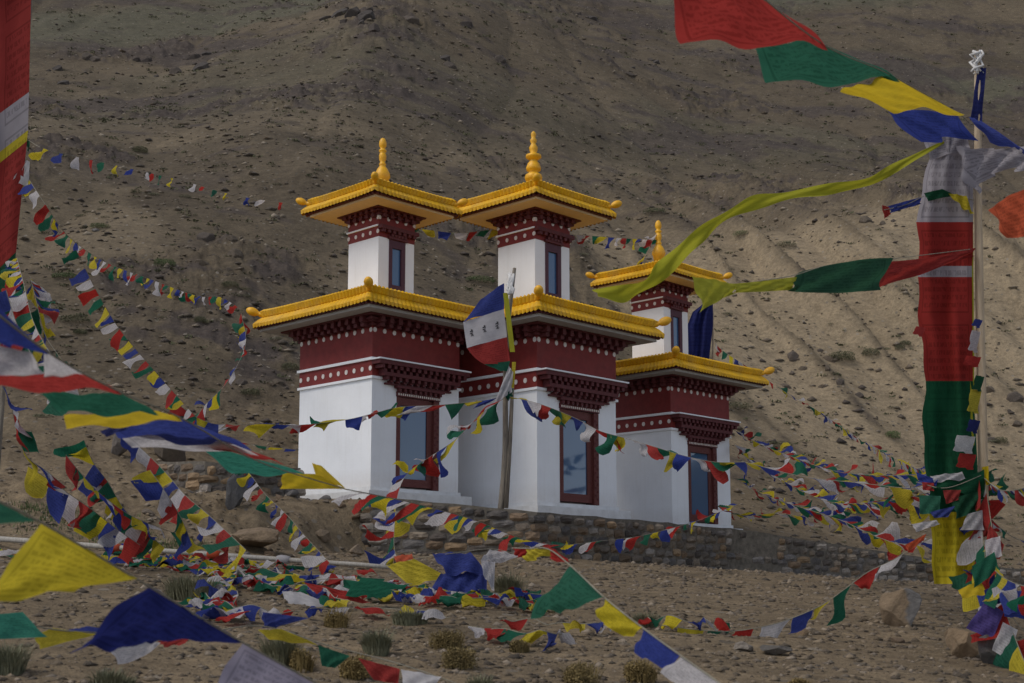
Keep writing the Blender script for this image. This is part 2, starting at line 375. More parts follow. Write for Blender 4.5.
def roof_skin(mb, e, z, rin, ztop, band):
    """flared square roof: lower flare, upright band, slope up to the tower; ribbed like tiles"""
    sp = .15; n = max(8, int(round(2*e/sp))); bb = band
    prof = [(e, z-.02), (e+.012, z+.05), (e-.06, z+.05+.20*bb), (e-.15, z+.50*bb), (e-.185, z+.54*bb), (e-.17, z+.60*bb), (e-.115, z+bb-.03), (e-.19, z+bb), (e-.45, z+bb+.06), (rin, ztop)]
    K = 6
    for s in range(4):
        vs_ = []; m_ = n*K + 1
        for j, (r, zz) in enumerate(prof):
            for i in range(m_):
                u = -1 + 2*i/(m_-1); w_ = abs(math.sin(math.pi*(i % K)/K)) if i % K else 0.0
                amp = [.05, .045, .035, .025, .006, .035, .038, .045, .035, .02][j]
                lift = .035*abs(u)**4*(1 if j < 8 else .3)
                rr = r + (amp*w_ if j in (0,1,5,6) else 0); z2 = zz + lift + (amp*w_ if j in (2,3,7,8,9) else (-amp*.9*w_ if j == 0 else 0))
                p = u*r
                vs_.append([(p,-rr,z2),(-p,rr,z2),(-rr,-p,z2),(rr,p,z2)][s])
        fs_ = []
        for j in range(len(prof)-1):
            for i in range(m_-1):
                a = j*m_+i; fs_.append((a, a+1, a+1+m_, a+m_))
        mb.add(vs_, fs_)
def horn(mb, e, z, sx, sy, k=1.0):
    pts = []; rad = []
    for q, (d, zz, r) in enumerate([(-.22, .22, .055), (-.10, .20, .085), (-.02, .205, .095), (.01, .21, .07), (.04, .225, .065), (.085, .245, .105), (.15, .275, .132), (.23, .31, .135), (.30, .345, .10), (.345, .365, .045)]):
        c = e + d*k*.85; pts.append((sx*c, sy*c, z+zz*k)); rad.append(r*k)
    mb.tube(pts, rad, 12)
def cap_lathe(style):
    if style == 'plain':
        return [(.12,-.5),(.20,.02),(.235,.10),(.225,.22),(.15,.40),(.085,.50),(.10,.53),(.105,.57),(.085,.60),(.075,.66),(.105,.74),(.11,.86),(.095,.94),(.07,.97),(.11,1.02),(.115,1.07),(.075,1.10),(.07,1.14),(.105,1.20),(.115,1.30),(.10,1.40),(.06,1.48),(.015,1.51)]
    return [(.12,-.2),(.15,.05),(.12,.12),(.14,.2),(.24,.28),(.26,.36),(.24,.44),(.15,.50),(.14,.54),(.21,.58),(.22,.66),(.17,.80),(.10,.88),(.13,.90),(.235,.98),(.225,1.05),(.13,1.08),(.09,1.12),(.12,1.20),(.13,1.28),(.09,1.36),(.065,1.40),(.095,1.46),(.10,1.52),(.06,1.58),(.075,1.64),(.08,1.70),(.05,1.76),(.012,1.79)]

AL = .801; UX = Vector((math.cos(AL), math.sin(AL), 0)); VX = Vector((-math.sin(AL), math.cos(AL), 0))
A = 1.625
def shrine(cx, cy, z, label, at=.68, style='plain', dz=0.0, k=1.0):
    root = empty('shrine', (cx, cy, z), AL); root.scale = (k, k, k)
    tag(root, label, 'shrine', 'white and maroon shrines in a row on the terrace')
    # plinth
    mb = MB(); sq(mb, A+.28, -1.2, -.10); sq(mb, A+.05, -.10, .02); mb.build('plinth', M['plinth'], root)
    # white body with a recess in the front wall for the door
    D0, D1, DT = -.74, .84, 2.60
    mb = MB(); ft = .28
    mb.box(-A, A, -A+ft, A, .02, 3.0)
    mb.box(-A, D0, -A, -A+ft, .02, 3.0); mb.box(D1, A, -A, -A+ft, .02, 3.0); mb.box(D0, D1, -A, -A+ft, DT, 3.0)
    body = mb.build('body_wall', M['whitewash'], root)
    mb = MB()
    frame_ring(mb, A, .055, 2.975, 3.045); frame_ring(mb, A, .07, 3.48, 3.555); mb.build('white_moulding', M['whitewash'], root)
    mb = MB(); sq(mb, A+.012, 3.045, 4.56); dots(mb, A+.012, 3.26, .062, 10, (1,2,3)); dots(mb, A+.012, 4.33, .062, 10); fr = mb.build('maroon_frieze', [M['maroon'], M['dots']], root)
    # door canopy: three stepped tiers of corbels across the front
    mb = MB()
    tiers = [(-A-.02, A+.10, 3.36, 3.475, .36), (-A+.22, A-.18, 3.06, 3.16, .26), (D0-.10, D1+.10, 2.785, 2.85, .16)]
    for (x0, x1, z0, z1, d) in tiers: mb.box(x0, x1, -A-d, -A+.006, z0, z1)
    def corb(x0, x1, n, z0, z1, d0, d1, wd):
        for i in range(n):
            p = x0 + (i+.5)*(x1-x0)/n; mb.box(p-wd/2, p+wd/2, -A-d1, -A-d0, z0, z1)
    corb(-A+.02, A+.06, 15, 3.25, 3.36, .02, .33, .11); corb(-A+.14, A-.1, 13, 3.16, 3.25, .02, .27, .10)
    corb(-A+.26, A-.22, 12, 2.96, 3.06, .02, .23, .10); corb(-A+.45, A-.42, 10, 2.90, 2.96, .02, .18, .10); mb.box(-A+.42, A-.38, -A-.10, -A+.006, 2.85, 2.90)
    corb(D0-.06, D1+.06, 9, 2.70, 2.785, .02, .13, .09); mb.box(D0-.02, D1+.02, -A-.05, -A+.006, 2.57, 2.70)
    cn = mb.build('door_canopy', M['darkmaroon'], root)
    mb = MB(); mb.box(-A-.06, A+.13, -A-.40, -A-.002, 3.475, 3.515); mb.build('white_drip_edge', M['whitewash'], cn)
    mb = MB(); n = 20
    for i in range(n):
        p = D0 + (i+.5)*(D1-D0)/n; mb.box(p-.02, p+.02, -A-.062, -A-.048, 2.60, 2.66)
    mb.build('cream_dentils', M['cream'], cn)
    # door
    mb = MB(); yb, yf = -A+ft-.002, -A-.02
    mb.box(D0, D0+.13, yf, yb, .08, 2.56); mb.box(D1-.40, D1-.20, yf+.07, yb, .08, 2.56)
    mb.box(D1-.20, D1, yf-.01, yb, .03, 2.56); mb.box(D0+.13, D1-.40, yf+.02, yb, 2.34, 2.56); mb.box(D0+.13, D1-.40, yf+.02, yb, .08, .30)
    dr = mb.build('door', M['frame'], root)
    mb = MB(); mb.box(D0+.13, D1-.40, yf+.10, yf+.125, .30, 2.34); mb.build('glass_pane', M['glass'], dr)
    mb = MB()
    for i in range(11):
        for s_ in (0, 1):
            zz = .16 + i*.205 + s_*.1; mb.lathe([(.0, 0), (.034, .0), (.028, .018), (.0, .024)], (0, 0, 0), 8) if False else None
            x = D1-.10 + (-.045 if s_ else .045); mb.box(x-.03, x+.03, yf-.028, yf-.008, zz, zz+.06)
    mb.build('carved_studs', M['darkmaroon'], dr)
    # eaves brackets
    mb = MB()
    for hh, z0, z1 in ((A+.10, 4.44, 4.52), (A+.26, 4.56, 4.62), (A+.42, 4.66, 4.705)): sq(mb, hh, z0, z1)
    ring_boxes(mb, A, 4.40, 4.56, .26, .14, 11); ring_boxes(mb, A+.10, 4.50, 4.665, .28, .13, 11); sq(mb, A+.2, 4.52, 4.70)
    mb.build('eaves_brackets', M['darkmaroon'], root)
    mb = MB(); sq(mb, A+.84, 4.705, 4.79); mb.build('fascia', M['fascia'], root)
    mb = MB(); sq(mb, A+.895, 4.79, 4.85); ring_boxes(mb, A+.895, 4.785, 4.86, .06, .085, 40); mb.build('tile_end_strip', M['darkmaroon'], root)
    mb = MB(); roof_skin(mb, A+.99, 4.84, at+.02, 5.62+dz*.5, .45); rf = mb.build('roof', M['yellow'], root)
    for sx in (-1, 1):
        for sy in (-1, 1):
            mb = MB(); horn(mb, A+.86, 5.03, sx, sy, .94); mb.build('corner_ornament', M['gold'], rf, True)
    # tower
    b0 = 5.40; wt = 7.33+dz
    mb = MB(); f2 = .12; w0, w1 = -at*.42, at*.47
    mb.box(-at, at, -at+f2, at, b0, wt); mb.box(-at, w0, -at, -at+f2, b0, wt); mb.box(w1, at, -at, -at+f2, b0, wt); mb.box(w0, w1, -at, -at+f2, b0, 5.86)
    mb.build('tower_wall', M['whitewash'], root)
    mb = MB(); mb.box(w0, w0+.11, -at-.03, -at+f2, 5.86, wt-.02); mb.box(w1-.15, w1, -at-.03, -at+f2, 5.86, wt-.02)
    mb.box(w0+.11, w1-.15, -at-.028, -at+f2, wt-.26, wt-.02); mb.box(w0+.11, w1-.15, -at-.028, -at+f2, 5.86, 5.98)
    wn = mb.build('tower_window', M['winframe'], root)
    mb = MB(); mb.box(w0+.11, w1-.15, -at+.03, -at+.05, 5.98, wt-.26); mb.build('glass_pane', M['blueglass'], wn)
    mb = MB(); sq(mb, at+.012, wt, 8.12+dz); dots(mb, at+.012, wt+.15, .055, 5, (1,2,3)); dots(mb, at+.012, wt+.56, .055, 5); tf = mb.build('tower_frieze', [M['maroon'], M['dots']], root)
    mb = MB(); h_ = at+.012
    mb.box(-h_-.04, h_+.04, h_, h_+.04, wt+.30, wt+.345); mb.box(-h_-.04, -h_, -h_, h_, wt+.30, wt+.345); mb.box(h_, h_+.04, -h_, h_, wt+.30, wt+.345); mb.build('white_moulding', M['whitewash'], tf)
    mb = MB(); mb.box(-at-.03, at+.05, -at-.17, -at-.008, wt+.22, wt+.33); mb.box(w0-.06, w1+.06, -at-.09, -at-.008, wt-.02, wt+.05)
    for i in range(7):
        p = -at + (i+.5)*2*at/7; mb.box(p-.055, p+.055, -at-.15, -at-.01, wt+.13, wt+.22)
    for i in range(5):
        p = w0 + (i+.5)*(w1-w0)/5; mb.box(p-.05, p+.05, -at-.11, -at-.01, wt+.05, wt+.13)
    mb.build('window_canopy', M['darkmaroon'], root)
    mb = MB()
    for hh, z0, z1 in ((at+.07, 7.96, 8.02), (at+.15, 8.05, 8.09), (at+.25, 8.115, 8.15)): sq(mb, hh, z0+dz, z1+dz)
    ring_boxes(mb, at, 7.90+dz, 8.06+dz, .13, .12, 5); ring_boxes(mb, at+.07, 8.02+dz, 8.12+dz, .15, .12, 6)
    mb.build('tower_brackets', M['darkmaroon'], root)
    mb = MB(); te = 1.66; sq(mb, te-.16, 8.15+dz, 8.215+dz); mb.build('tower_soffit', M['soffit'], root)
    mb = MB(); sq(mb, te-.085, 8.215+dz, 8.27+dz); ring_boxes(mb, te-.085, 8.21+dz, 8.28+dz, .06, .085, 24); mb.build('tile_end_strip', M['darkmaroon'], root)
    mb = MB(); roof_skin(mb, te+.02, 8.26+dz, .10, 8.92+dz, .40); tr = mb.build('tower_roof', M['yellow'], root)
    for sx in (-1, 1):
        for sy in (-1, 1):
            mb = MB(); horn(mb, te-.10, 8.40+dz, sx, sy, .8); mb.build('corner_ornament', M['gold'], tr, True)
    mb = MB(); kf = 1.0 if style == 'plain' else .98
    mb.lathe([(r*kf, zz*kf*.86 if style == 'plain' else zz*kf*1.0) for r, zz in cap_lathe(style)], (0, 0, (9.30 if style == 'plain' else 9.06)+dz)); mb.build('finial', M['gold'], tr, True)
    return root
shrine(-3.846, 37.249, 2.74, 'leftmost shrine with its whole plain white side wall showing and a slim gold finial')
shrine(.622*1.08, 36.230*1.08, 2.266*1.08, 'middle shrine standing behind the rough wooden pole, with the tallest bulbous gold finial', .72, 'rich', .10, 1.08)
shrine(5.086, 43.877, 2.134, 'rightmost and farthest shrine, its roof crossed by the long lime streamer', .68, 'plain')

# ------------------------------------------------------------------ rubble walls
def stone(mb, c, ax, nrm, wd, ht, dp, tint):
    """one lumpy stone: a bulging front and five sides, wide along ax, facing nrm"""
    up = Vector((0,0,1)); n = 4; vs_ = []
    for j in range(n):
        for i in range(n):
            a = i/(n-1)*2-1; b_ = j/(n-1)*2-1
            edge = max(abs(a), abs(b_)); q = 1 - .16*(abs(a)*abs(b_))
            d = dp*(1 - .75*edge**3) + random.uniform(-.02, .02)
            vs_.append(c + ax*(a*wd/2*q + random.uniform(-.012,.012)) + up*(b_*ht/2*q + random.uniform(-.012,.012)) + nrm*d)
    base = len(vs_); rim = [0,1,2,3,7,11,15,14,13,12,8,4]
    for r in rim: vs_.append(vs_[r] - nrm*(dp+.06))
    fs_ = [(j*n+i, j*n+i+1, (j+1)*n+i+1, (j+1)*n+i) for j in range(n-1) for i in range(n-1)]
    fs_ += [(rim[k], base+k, base+(k+1)%12, rim[(k+1)%12]) for k in range(12)]
    mb.add(vs_, fs_, 0, tint)
STONE_T = [(.20,.165,.13),(.15,.13,.11),(.24,.20,.155),(.12,.11,.105),(.27,.19,.115),(.17,.16,.155),(.30,.27,.24),(.10,.085,.075),(.21,.15,.10)]
def rubble(mb, P, ztop, zfoot, rows=(.20, .33), plaster=None):
    """courses of stones along polyline P (list of (x, y)), top and foot heights per vertex"""
    P = [Vector((x, y, 0)) for x, y in P]; L = [0]
    for a, b_ in zip(P, P[1:]): L.append(L[-1] + (b_-a).length)
    def at(s):
        for i in range(len(P)-1):
            if s <= L[i+1] or i == len(P)-2:
                f_ = (s-L[i])/(L[i+1]-L[i]); ax = (P[i+1]-P[i]).normalized(); return P[i].lerp(P[i+1], f_), ax, ztop[i]*(1-f_)+ztop[i+1]*f_, zfoot[i]*(1-f_)+zfoot[i+1]*f_
    hmax = max(a-b_ for a, b_ in zip(ztop, zfoot)) + .3; down = .06
    while down < hmax:
        rh = random.uniform(*rows); s = random.uniform(-.15, 0)
        while s < L[-1]:
            wd = random.uniform(.22, .58); p, ax, zt, zf = at(max(0, min(L[-1], s+wd/2)))
            zc = zt - down - rh/2 + random.uniform(-.03, .03)
            if zc > zf - .15 and not (plaster and plaster[0] < s < plaster[1] and random.random() < .8):
                nrm = Vector((ax.y, -ax.x, 0)); k = random.uniform(.7, 1.3); tt_ = random.choice(STONE_T)
                stone(mb, Vector((p.x, p.y, zc)), ax, nrm, wd*1.0, rh*random.uniform(.85, 1.08), random.uniform(.05, .13), tuple(x*k for x in tt_))
            s += wd + random.uniform(.0, .025)
        down += rh
def core(mb, P, ztop, zfoot, th):
    vs_ = []; fs_ = []
    for i, (x, y) in enumerate(P):
        a = Vector(P[max(i-1, 0)]); b_ = Vector(P[min(i+1, len(P)-1)]); d = (b_-a).normalized(); n_ = Vector((d.y, -d.x))
        q = Vector((x, y)) + n_*.015; r_ = Vector((x, y)) - n_*th
        vs_ += [(q.x, q.y, zfoot[i]-.5), (q.x, q.y, ztop[i]), (r_.x, r_.y, ztop[i]), (r_.x, r_.y, zfoot[i]-.5)]
    for i in range(len(P)-1):
        for k in range(4): fs_.append((i*4+k, i*4+(k+1)%4, i*4+4+(k+1)%4, i*4+4+k))
    fs_ += [(0,1,2,3), tuple(len(vs_)-4+k for k in (3,2,1,0))]
    mb.add(vs_, fs_)
def dense(P, zt, zf, step=.5):
    oP, ot, of = [], [], []
    for i in range(len(P)-1):
        n_ = max(1, int(((P[i+1][0]-P[i][0])**2+(P[i+1][1]-P[i][1])**2)**.5/step))
        for k in range(n_):
            f_ = k/n_; oP.append((P[i][0]+f_*(P[i+1][0]-P[i][0]), P[i][1]+f_*(P[i+1][1]-P[i][1]))); ot.append(zt[i]+f_*(zt[i+1]-zt[i])+random.uniform(-.02,.02)); of.append(zf[i]+f_*(zf[i+1]-zf[i]))
    oP.append(P[-1]); ot.append(zt[-1]); of.append(zf[-1]); return oP, ot, of
wr = empty('stone_wall', (0, 0, 0)); tag(wr, 'long rubble stone retaining wall under the three shrines', 'stone wall')
P = list(zip(WALLX, WALLY)); d_ = dense(P, WALLT, WALLF)
mb = MB(); rubble(mb, P, WALLT, WALLF, plaster=(13.5, 15.5)); mb.build('stone_facing', M['stone'], wr)
mb = MB(); core(mb, d_[0], d_[1], d_[2], .42); mb.build('mortar_core', M['mortar'], wr)
# the wall's return at its left end
P2 = [(-6.6, 34.0), (-3.47, 32.02)]
mb = MB(); rubble(mb, P2, [2.45, 2.27], [2.0, .86]); mb.build('stone_facing', M['stone'], wr)
# dry-stone pen at the left
def wall_at(name, label, pts, top, foot, Yd):
    o_ = empty(name, (0,0,0)); tag(o_, label, 'stone wall')
    PP = [(W(px, 480, Yk).x, Yk) for (px, Yk) in pts]; zt = [W(pts[i][0], top[i], pts[i][1]).z for i in range(len(pts))]
    zf = [Hs(*p) - .1 for p in PP]
    mb = MB(); rubble(mb, PP, zt, zf, (.16, .30)); mb.build('stone_facing', M['stone'], o_)
    dd = dense(PP, zt, zf); mb = MB(); core(mb, dd[0], dd[1], dd[2], .4); mb.build('mortar_core', M['mortar'], o_)
    return o_
wall_at('stone_wall', 'low dry stone wall of loose blocks left of the shrines', [(158, 34.6), (205, 33.4), (240, 33.6), (300, 35.2)], [461, 462, 466, 468], None, None)

# ------------------------------------------------------------------ flags
ORDER = ['blue', 'white', 'red', 'green', 'yellow']
WORD = {'blueviolet': 'violet', 'violet': 'pale greyish violet', 'lime': 'lime yellow', 'plainwhite': 'plain white', 'gold': 'deep yellow', 'forest': 'dark green', 'crimson': 'dark red'}
def cloth_grid(name, G_, color, parent, origin, uvr=(1, 1), print_=True):
    """G_[j][i] world points -> one cloth mesh"""
    G_ = np.asarray(G_, float); nv, nu = G_.shape[:2]
    vs_ = (G_ - np.array(origin)).reshape(-1, 3)
    fs_ = [(j*nu+i, j*nu+i+1, (j+1)*nu+i+1, (j+1)*nu+i) for j in range(nv-1) for i in range(nu-1)]
    uv = np.stack(np.meshgrid(np.linspace(.0, uvr[0], nu), np.linspace(uvr[1], 0, nv)), -1).reshape(-1, 2)
    o_ = mesh_obj(name, vs_, fs_, CL[color], parent, True, uv=uv)
    o_['label'] = f"{WORD.get(color, color)} {name.replace('_', ' ')}"
    return o_
def spline(P, n=10):
    P = [np.array(p, float) for p in P]
    if len(P) == 2: return [P[0]*(1-t)+P[1]*t for t in np.linspace(0, 1, n+1)]
    out = []
    for i in range(len(P)-1):
        p0 = P[i-1] if i else 2*P[0]-P[1]; p1, p2 = P[i], P[i+1]; p3 = P[i+2] if i+2 < len(P) else 2*P[-1]-P[-2]
        for k in range(n):
            t = k/n; out.append(.5*((2*p1)+(-p0+p2)*t+(2*p0-5*p1+4*p2-p3)*t*t+(-p0+3*p1-3*p2+p3)*t**3))
    out.append(P[-1]); return out
def arclen(C):
    C = np.array(C); s = np.concatenate([[0], np.cumsum(np.linalg.norm(np.diff(C, axis=0), axis=1))]); return C, s
def at_s(C, s, q): return np.array([np.interp(q, s, C[:, k]) for k in range(3)])
def flag(root, origin, C, s, s0, s1, L, wind, color, lively=1.0, nu=5, nv=7, ground=False):
    us = np.linspace(s0, s1, nu); T = np.array([at_s(C, s, q) for q in us])
    ab = T[-1]-T[0]; wdt = np.linalg.norm(ab)+1e-9; ab = ab/wdt
    g = np.array([0, 0, -1.0]); D = g + np.array(wind)*random.uniform(.4, 2.0) + np.array([random.uniform(-.25,.25), random.uniform(-.35,.35), random.uniform(-.1,.2)])*lively
    D -= ab*D.dot(ab)*random.uniform(.35, .8)
    D /= np.linalg.norm(D)+1e-9; N = np.cross(ab, D); N /= np.linalg.norm(N)+1e-9
    ph = random.uniform(0, 6.28); k = random.uniform(.5, 1.1); amp = random.uniform(.3, 1.1)*lively; shr = random.uniform(-.05, .75)*lively; sk = random.uniform(-.55, .65)*lively; curl = random.uniform(-1.1, 1.1)*lively; L = L*random.uniform(.7, 1.15)
    Gr = np.zeros((nv, nu, 3)); Gr[0] = T; ds = L/(nv-1)
    for j in range(1, nv):
        v = j/(nv-1)
        for i in range(nu):
            u = i/(nu-1)
            th = amp*math.sin(6.28*(k*v + .45*u) + ph)*v**.5 + curl*v*v
            d = D*math.cos(th) + N*math.sin(th)
            Gr[j, i] = Gr[j-1, i] + d*ds + ab*(wdt*((.5-u)*shr + sk)/(nv-1))
    if ground:
        hz = H(Gr[..., 0], Gr[..., 1]); bumpy = .02 + .20*np.abs(perlin(Gr[..., 0]*4.5+root.location.z*7, Gr[..., 1]*4.5, 3))*lively
        Gr[..., 2] = np.where(Gr[..., 2] < hz + bumpy, hz + bumpy, Gr[..., 2])
    return cloth_grid('flag', Gr, color, root, origin)
def flag_string(label, pts, fw, fh, gap=.04, wind=(-.9, .1, 0), start=0, order=ORDER, skip=0.04, lively=1.15, group='prayer flag strings over the slope', ground=False, rc=.0045, tail=0.0, cap=100, jit=.35, n=8):
    P = [np.array(p if len(p) == 3 and isinstance(p, Vector) else W(*p)) for p in pts]
    C, s = arclen(spline(P, n))
    if ground:
        C[:, 2] = np.maximum(H(C[:, 0], C[:, 1]) + .10 + .10*np.abs(perlin(C[:, 0]*2.2, C[:, 1]*2.2, 8)), C[:, 2] if ground == 'drape' else -99)
    root = empty('prayer_flag_string', tuple(C[0])); tag(root, label, 'prayer flags', group)
    o0 = C[0].copy()
    mb = MB(); mb.tube([c-o0 for c in C[::2]] if len(C) > 40 else [c-o0 for c in C], rc, 5); mb.build('cord', M['cord'], root)
    q = tail; i = start; cnt = 0
    while q + fw*.6 < s[-1] and cnt < cap:
        w_ = fw*random.uniform(1-jit, 1+jit*.6); e = min(q+w_, s[-1])
        if random.random() >= skip:
            flag(root, o0, C, s, q, e, fh*random.uniform(.8, 1.15), wind, order[i % len(order)], lively, 5, 7, bool(ground)); cnt += 1
        i += 1; q += w_ + gap*random.uniform(.3, 1.7)
    return root
def patch_fn(corners, wav=.05, k=(1.6, 1.0), ph=0.0, sag=(0, 0, 0, 0), billow=0.0):
    TL, TR, BR, BL = [np.array(W(*c)) for c in corners]
    Nn = np.cross(TR-TL, BL-TL); Nn = Nn/np.linalg.norm(Nn)
    size = (np.linalg.norm(TR-TL)+np.linalg.norm(BL-TL))/2
    yy = (TL-BL)/(np.linalg.norm(TL-BL)+1e-9); xx = (TR-TL)/(np.linalg.norm(TR-TL)+1e-9)
    def f(u, v, off=0.0):
        p = (TL*(1-u)+TR*u)*(1-v) + (BL*(1-u)+BR*u)*v
        p = p + yy*size*(sag[0]*4*u*(1-u)*(1-v) + sag[2]*4*u*(1-u)*v) + xx*size*(sag[1]*4*v*(1-v)*u + sag[3]*4*v*(1-v)*(1-u))
        return p + Nn*(off + size*(wav*math.sin(6.28*(k[0]*u + k[1]*v) + ph)*(.35+.65*v) + .22*wav*math.sin(6.28*(k[0]*2.3*u - k[1]*1.7*v) + ph*2) + billow*math.sin(math.pi*u)*math.sin(math.pi*v)))
    f.normal = Nn
    return f
def patch(name, corners, color, parent, origin, n=(22, 15), wav=.05, k=(1.6, 1.0), ph=0.0, sag=(0, 0, 0, 0), uvr=(1, 1), billow=0.0):
    """cloth through four corners TL, TR, BR, BL (px, py, depth): edges may bow by sag (top, right, bottom, left), waves across it"""
    f = patch_fn(corners, wav, k, ph, sag, billow); nu, nv = n
    return cloth_grid(name, [[f(i/(nu-1), j/(nv-1)) for i in range(nu)] for j in range(nv)], color, parent, origin, uvr)
def big_string(label, cordpts, flags, group='large prayer flags blowing close to the camera', rc=.004):
    P = [np.array(W(*p)) for p in cordpts]; C, s = arclen(spline(P, 10))
    root = empty('prayer_flag_string', tuple(C[0])); tag(root, label, 'prayer flags', group)
    mb = MB(); mb.tube([c-C[0] for c in C], rc, 6); mb.build('cord', M['cord'], root)
    for f_ in flags:
        f_ = dict(f_); color = f_.pop('c'); corners = f_.pop('p'); patch('flag', corners, color, root, C[0], **f_)
    return root

# ------------------------------------------------------------------ right-hand flagpole with its tall banner
YP = 14.2
def flag_mast(name, label, base, top, r0, r1, mat, bend=.02):
    root = empty(name, tuple(base)); tag(root, label, 'flagpole', 'wooden prayer flag poles')
    b_, t_ = Vector(base), Vector(top); pts = []
    for i in range(12):
        f_ = i/11; p = b_.lerp(t_, f_) - b_; p.x += bend*math.sin(f_*7)*.6; p.y += bend*math.cos(f_*5)*.5; pts.append(p)
    mb = MB(); mb.tube(pts, [r0+(r1-r0)*i/11 for i in range(12)], 10); mb.build('pole', mat, root, True)
    return root
def banner(root, rows, Y, wav=.05, name='banner', uvr=(1, 4), slant=0.0, nu=17):
    """tall cloth; rows: (py, px_left, px_right, colour of the strip below)"""
    o0 = np.array(root.location); cols = []; Gr = []; mi = []
    for (y0_, l0, r0, c0), (y1_, l1, r1, _) in zip(rows, rows[1:]):
        n_ = max(1, int(abs(y1_-y0_)/9))
        for k in range(n_):
            f_ = k/n_; Gr.append((y0_+f_*(y1_-y0_), l0+f_*(l1-l0), r0+f_*(r1-r0))); cols.append(c0)
    Gr.append(rows[-1][:3]); mset = sorted(set(cols)); V_ = []; F_ = []
    for j, (y, l, r) in enumerate(Gr):
        for i in range(nu):
            u = i/(nu-1); dd = wav*(math.sin(u*9 + y*.011) + .6*math.sin(u*17 - y*.02) + .5*math.sin(y*.045+u*3))*(1-u**3)
            p = np.array(W(l + (1-u)*(1.6*math.sin(y*.055)+1.2*math.sin(y*.13+1)) + (r-l)*u, y + slant*(1-u), Y + dd)) - o0; V_.append(p)
    for j in range(len(Gr)-1):
        for i in range(nu-1): F_.append((j*nu+i, j*nu+i+1, (j+1)*nu+i+1, (j+1)*nu+i)); mi.append(mset.index(cols[j]))
    uv = np.stack(np.meshgrid(np.linspace(0, uvr[0], nu), np.linspace(uvr[1], 0, len(Gr))), -1).reshape(-1, 2)
    return mesh_obj(name, V_, F_, [CL[c] for c in mset], root, True, mi, uv)
bp = G(984, 648); YP = bp.y
mast = flag_mast('prayer_flag_pole', 'tall pale pole at the right with a long white, red, green and yellow banner', bp - Vector((0,0,.15)), W(977, 52, YP), .060, .036, M['palewood'])
banner(mast, [(133, 936, 966, 'grey'), (160, 928, 973, 'grey'), (222, 918, 973, 'crimson'), (252, 917, 973, 'crimson'), (266, 917, 972, 'grey'), (277, 918, 972, 'crimson'), (381, 924, 973, 'forest'), (474, 925, 978, 'forest'), (512, 930, 978, 'yellow'), (552, 934, 976, 'yellow'), (584, 932, 972, 'yellow')], YP-.08, .085, uvr=(1, 5))
o0 = np.array(mast.location)
patch('edge_ribbon', [(969, 215, YP-.07), (973, 215, YP-.07), (975, 470, YP-.07), (971, 470, YP-.07)], 'lime', mast, o0, (3, 24), .004, (1, 5))
patch('top_streamer', [(978, 68, YP-.03), (986, 68, YP-.03), (982, 122, YP-.05), (970, 120, YP-.05)], 'navy', mast, o0, (5, 12), .05)
mb = MB()
for k_ in range(7):
    a = [W(977+random.uniform(-5,5)+3*math.sin(k_*2+q*1.9), 50+q*4.5+random.uniform(-2,2), YP-.03-.03*math.sin(q+k_)) - bp + Vector((0,0,.15)) for q in range(6)]; mb.tube(a, .016, 5)
mb.build('scarf_knot', M['knot'], mast, True)
# torn scraps tied along the pole
for (x, y, c, w_, h_) in [(979, 322, 'blue', 7, 7), (976, 340, 'white', 8, 20), (974, 360, 'red', 14, 9), (980, 382, 'forest', 8, 14), (976, 400, 'yellow', 10, 22), (975, 425, 'navy', 10, 12), (966, 443, 'white', 18, 16), (968, 460, 'red', 16, 14), (921, 330, 'red', 9, 8)]:
    patch('tied_scrap', [(x-w_/2, y-h_/2, YP-.26), (x+w_/2, y-h_/2+2, YP-.22), (x+w_/2-3, y+h_/2+3, YP-.25), (x-w_/2-4, y+h_/2-1, YP-.32)], c, mast, o0, (5, 5), .12)

# ------------------------------------------------------------------ left-hand flagpole at the frame's edge
YL = 17.0
lb = G(3, 470); YL = min(max(lb.y, 15), 20); lb = Vector((W(-8, 520, YL).x, YL, 0)); lb.z = Hs(lb.x, lb.y)
lm = flag_mast('prayer_flag_pole', 'thin grey pole at the left edge of the frame with a red and green banner', lb - Vector((0,0,.2)), W(33, -30, YL), .040, .026, M['greywood'])
banner(lm, [(-90, -60, 33, 'crimson'), (92, -55, 29, 'grey'), (130, -52, 28, 'yellow'), (141, -52, 27, 'crimson'), (252, -50, 16, 'forest'), (330, -50, 10, 'forest')], YL-.12, .10, uvr=(1.5, 4), slant=62)
patch('tied_scarf', [(26, 160, YL-.1), (30, 162, YL-.1), (28, 186, YL-.12), (12, 182, YL-.15)], 'plainwhite', lm, np.array(lm.location), (5, 6), .15)

# ------------------------------------------------------------------ wooden pole before the middle shrine
cb = W(499, 512, 32.35); cb.z = Hs(cb.x, cb.y)
cm = flag_mast('prayer_flag_pole', 'crooked grey wooden pole before the middle shrine flying a blue, white, red and green flag', cb - Vector((0,0,.3)), W(513, 268, 32.2), .085, .045, M['greywood'], .10)
mb = MB(); mb.tube([W(506, 508, 32.3)-cb+Vector((0,0,.3)), W(510, 440, 32.3)-cb+Vector((0,0,.3)), W(513, 380, 32.25)-cb+Vector((0,0,.3))], [.06, .055, .04], 8); mb.build('prop_stick', M['greywood'], cm, True)
o0 = np.array(cm.location)
rows = [((487, 296), (508, 283)), ((466, 318), (503, 307)), ((463, 348), (508, 338)), ((478, 361), (509, 361))]
YC = 32.0
q1 = patch('flag', [(481, 299, YC), (504, 283, YC), (504, 309, YC), (463, 322, YC-.15)], 'blue', cm, o0, (10, 6), .05, (1.0, .5))
q2 = patch('flag', [(463, 322, YC-.15), (504, 309, YC), (507, 337, YC), (467, 348, YC-.2)], 'plainwhite', cm, o0, (30, 20), .03, (1.0, .5))
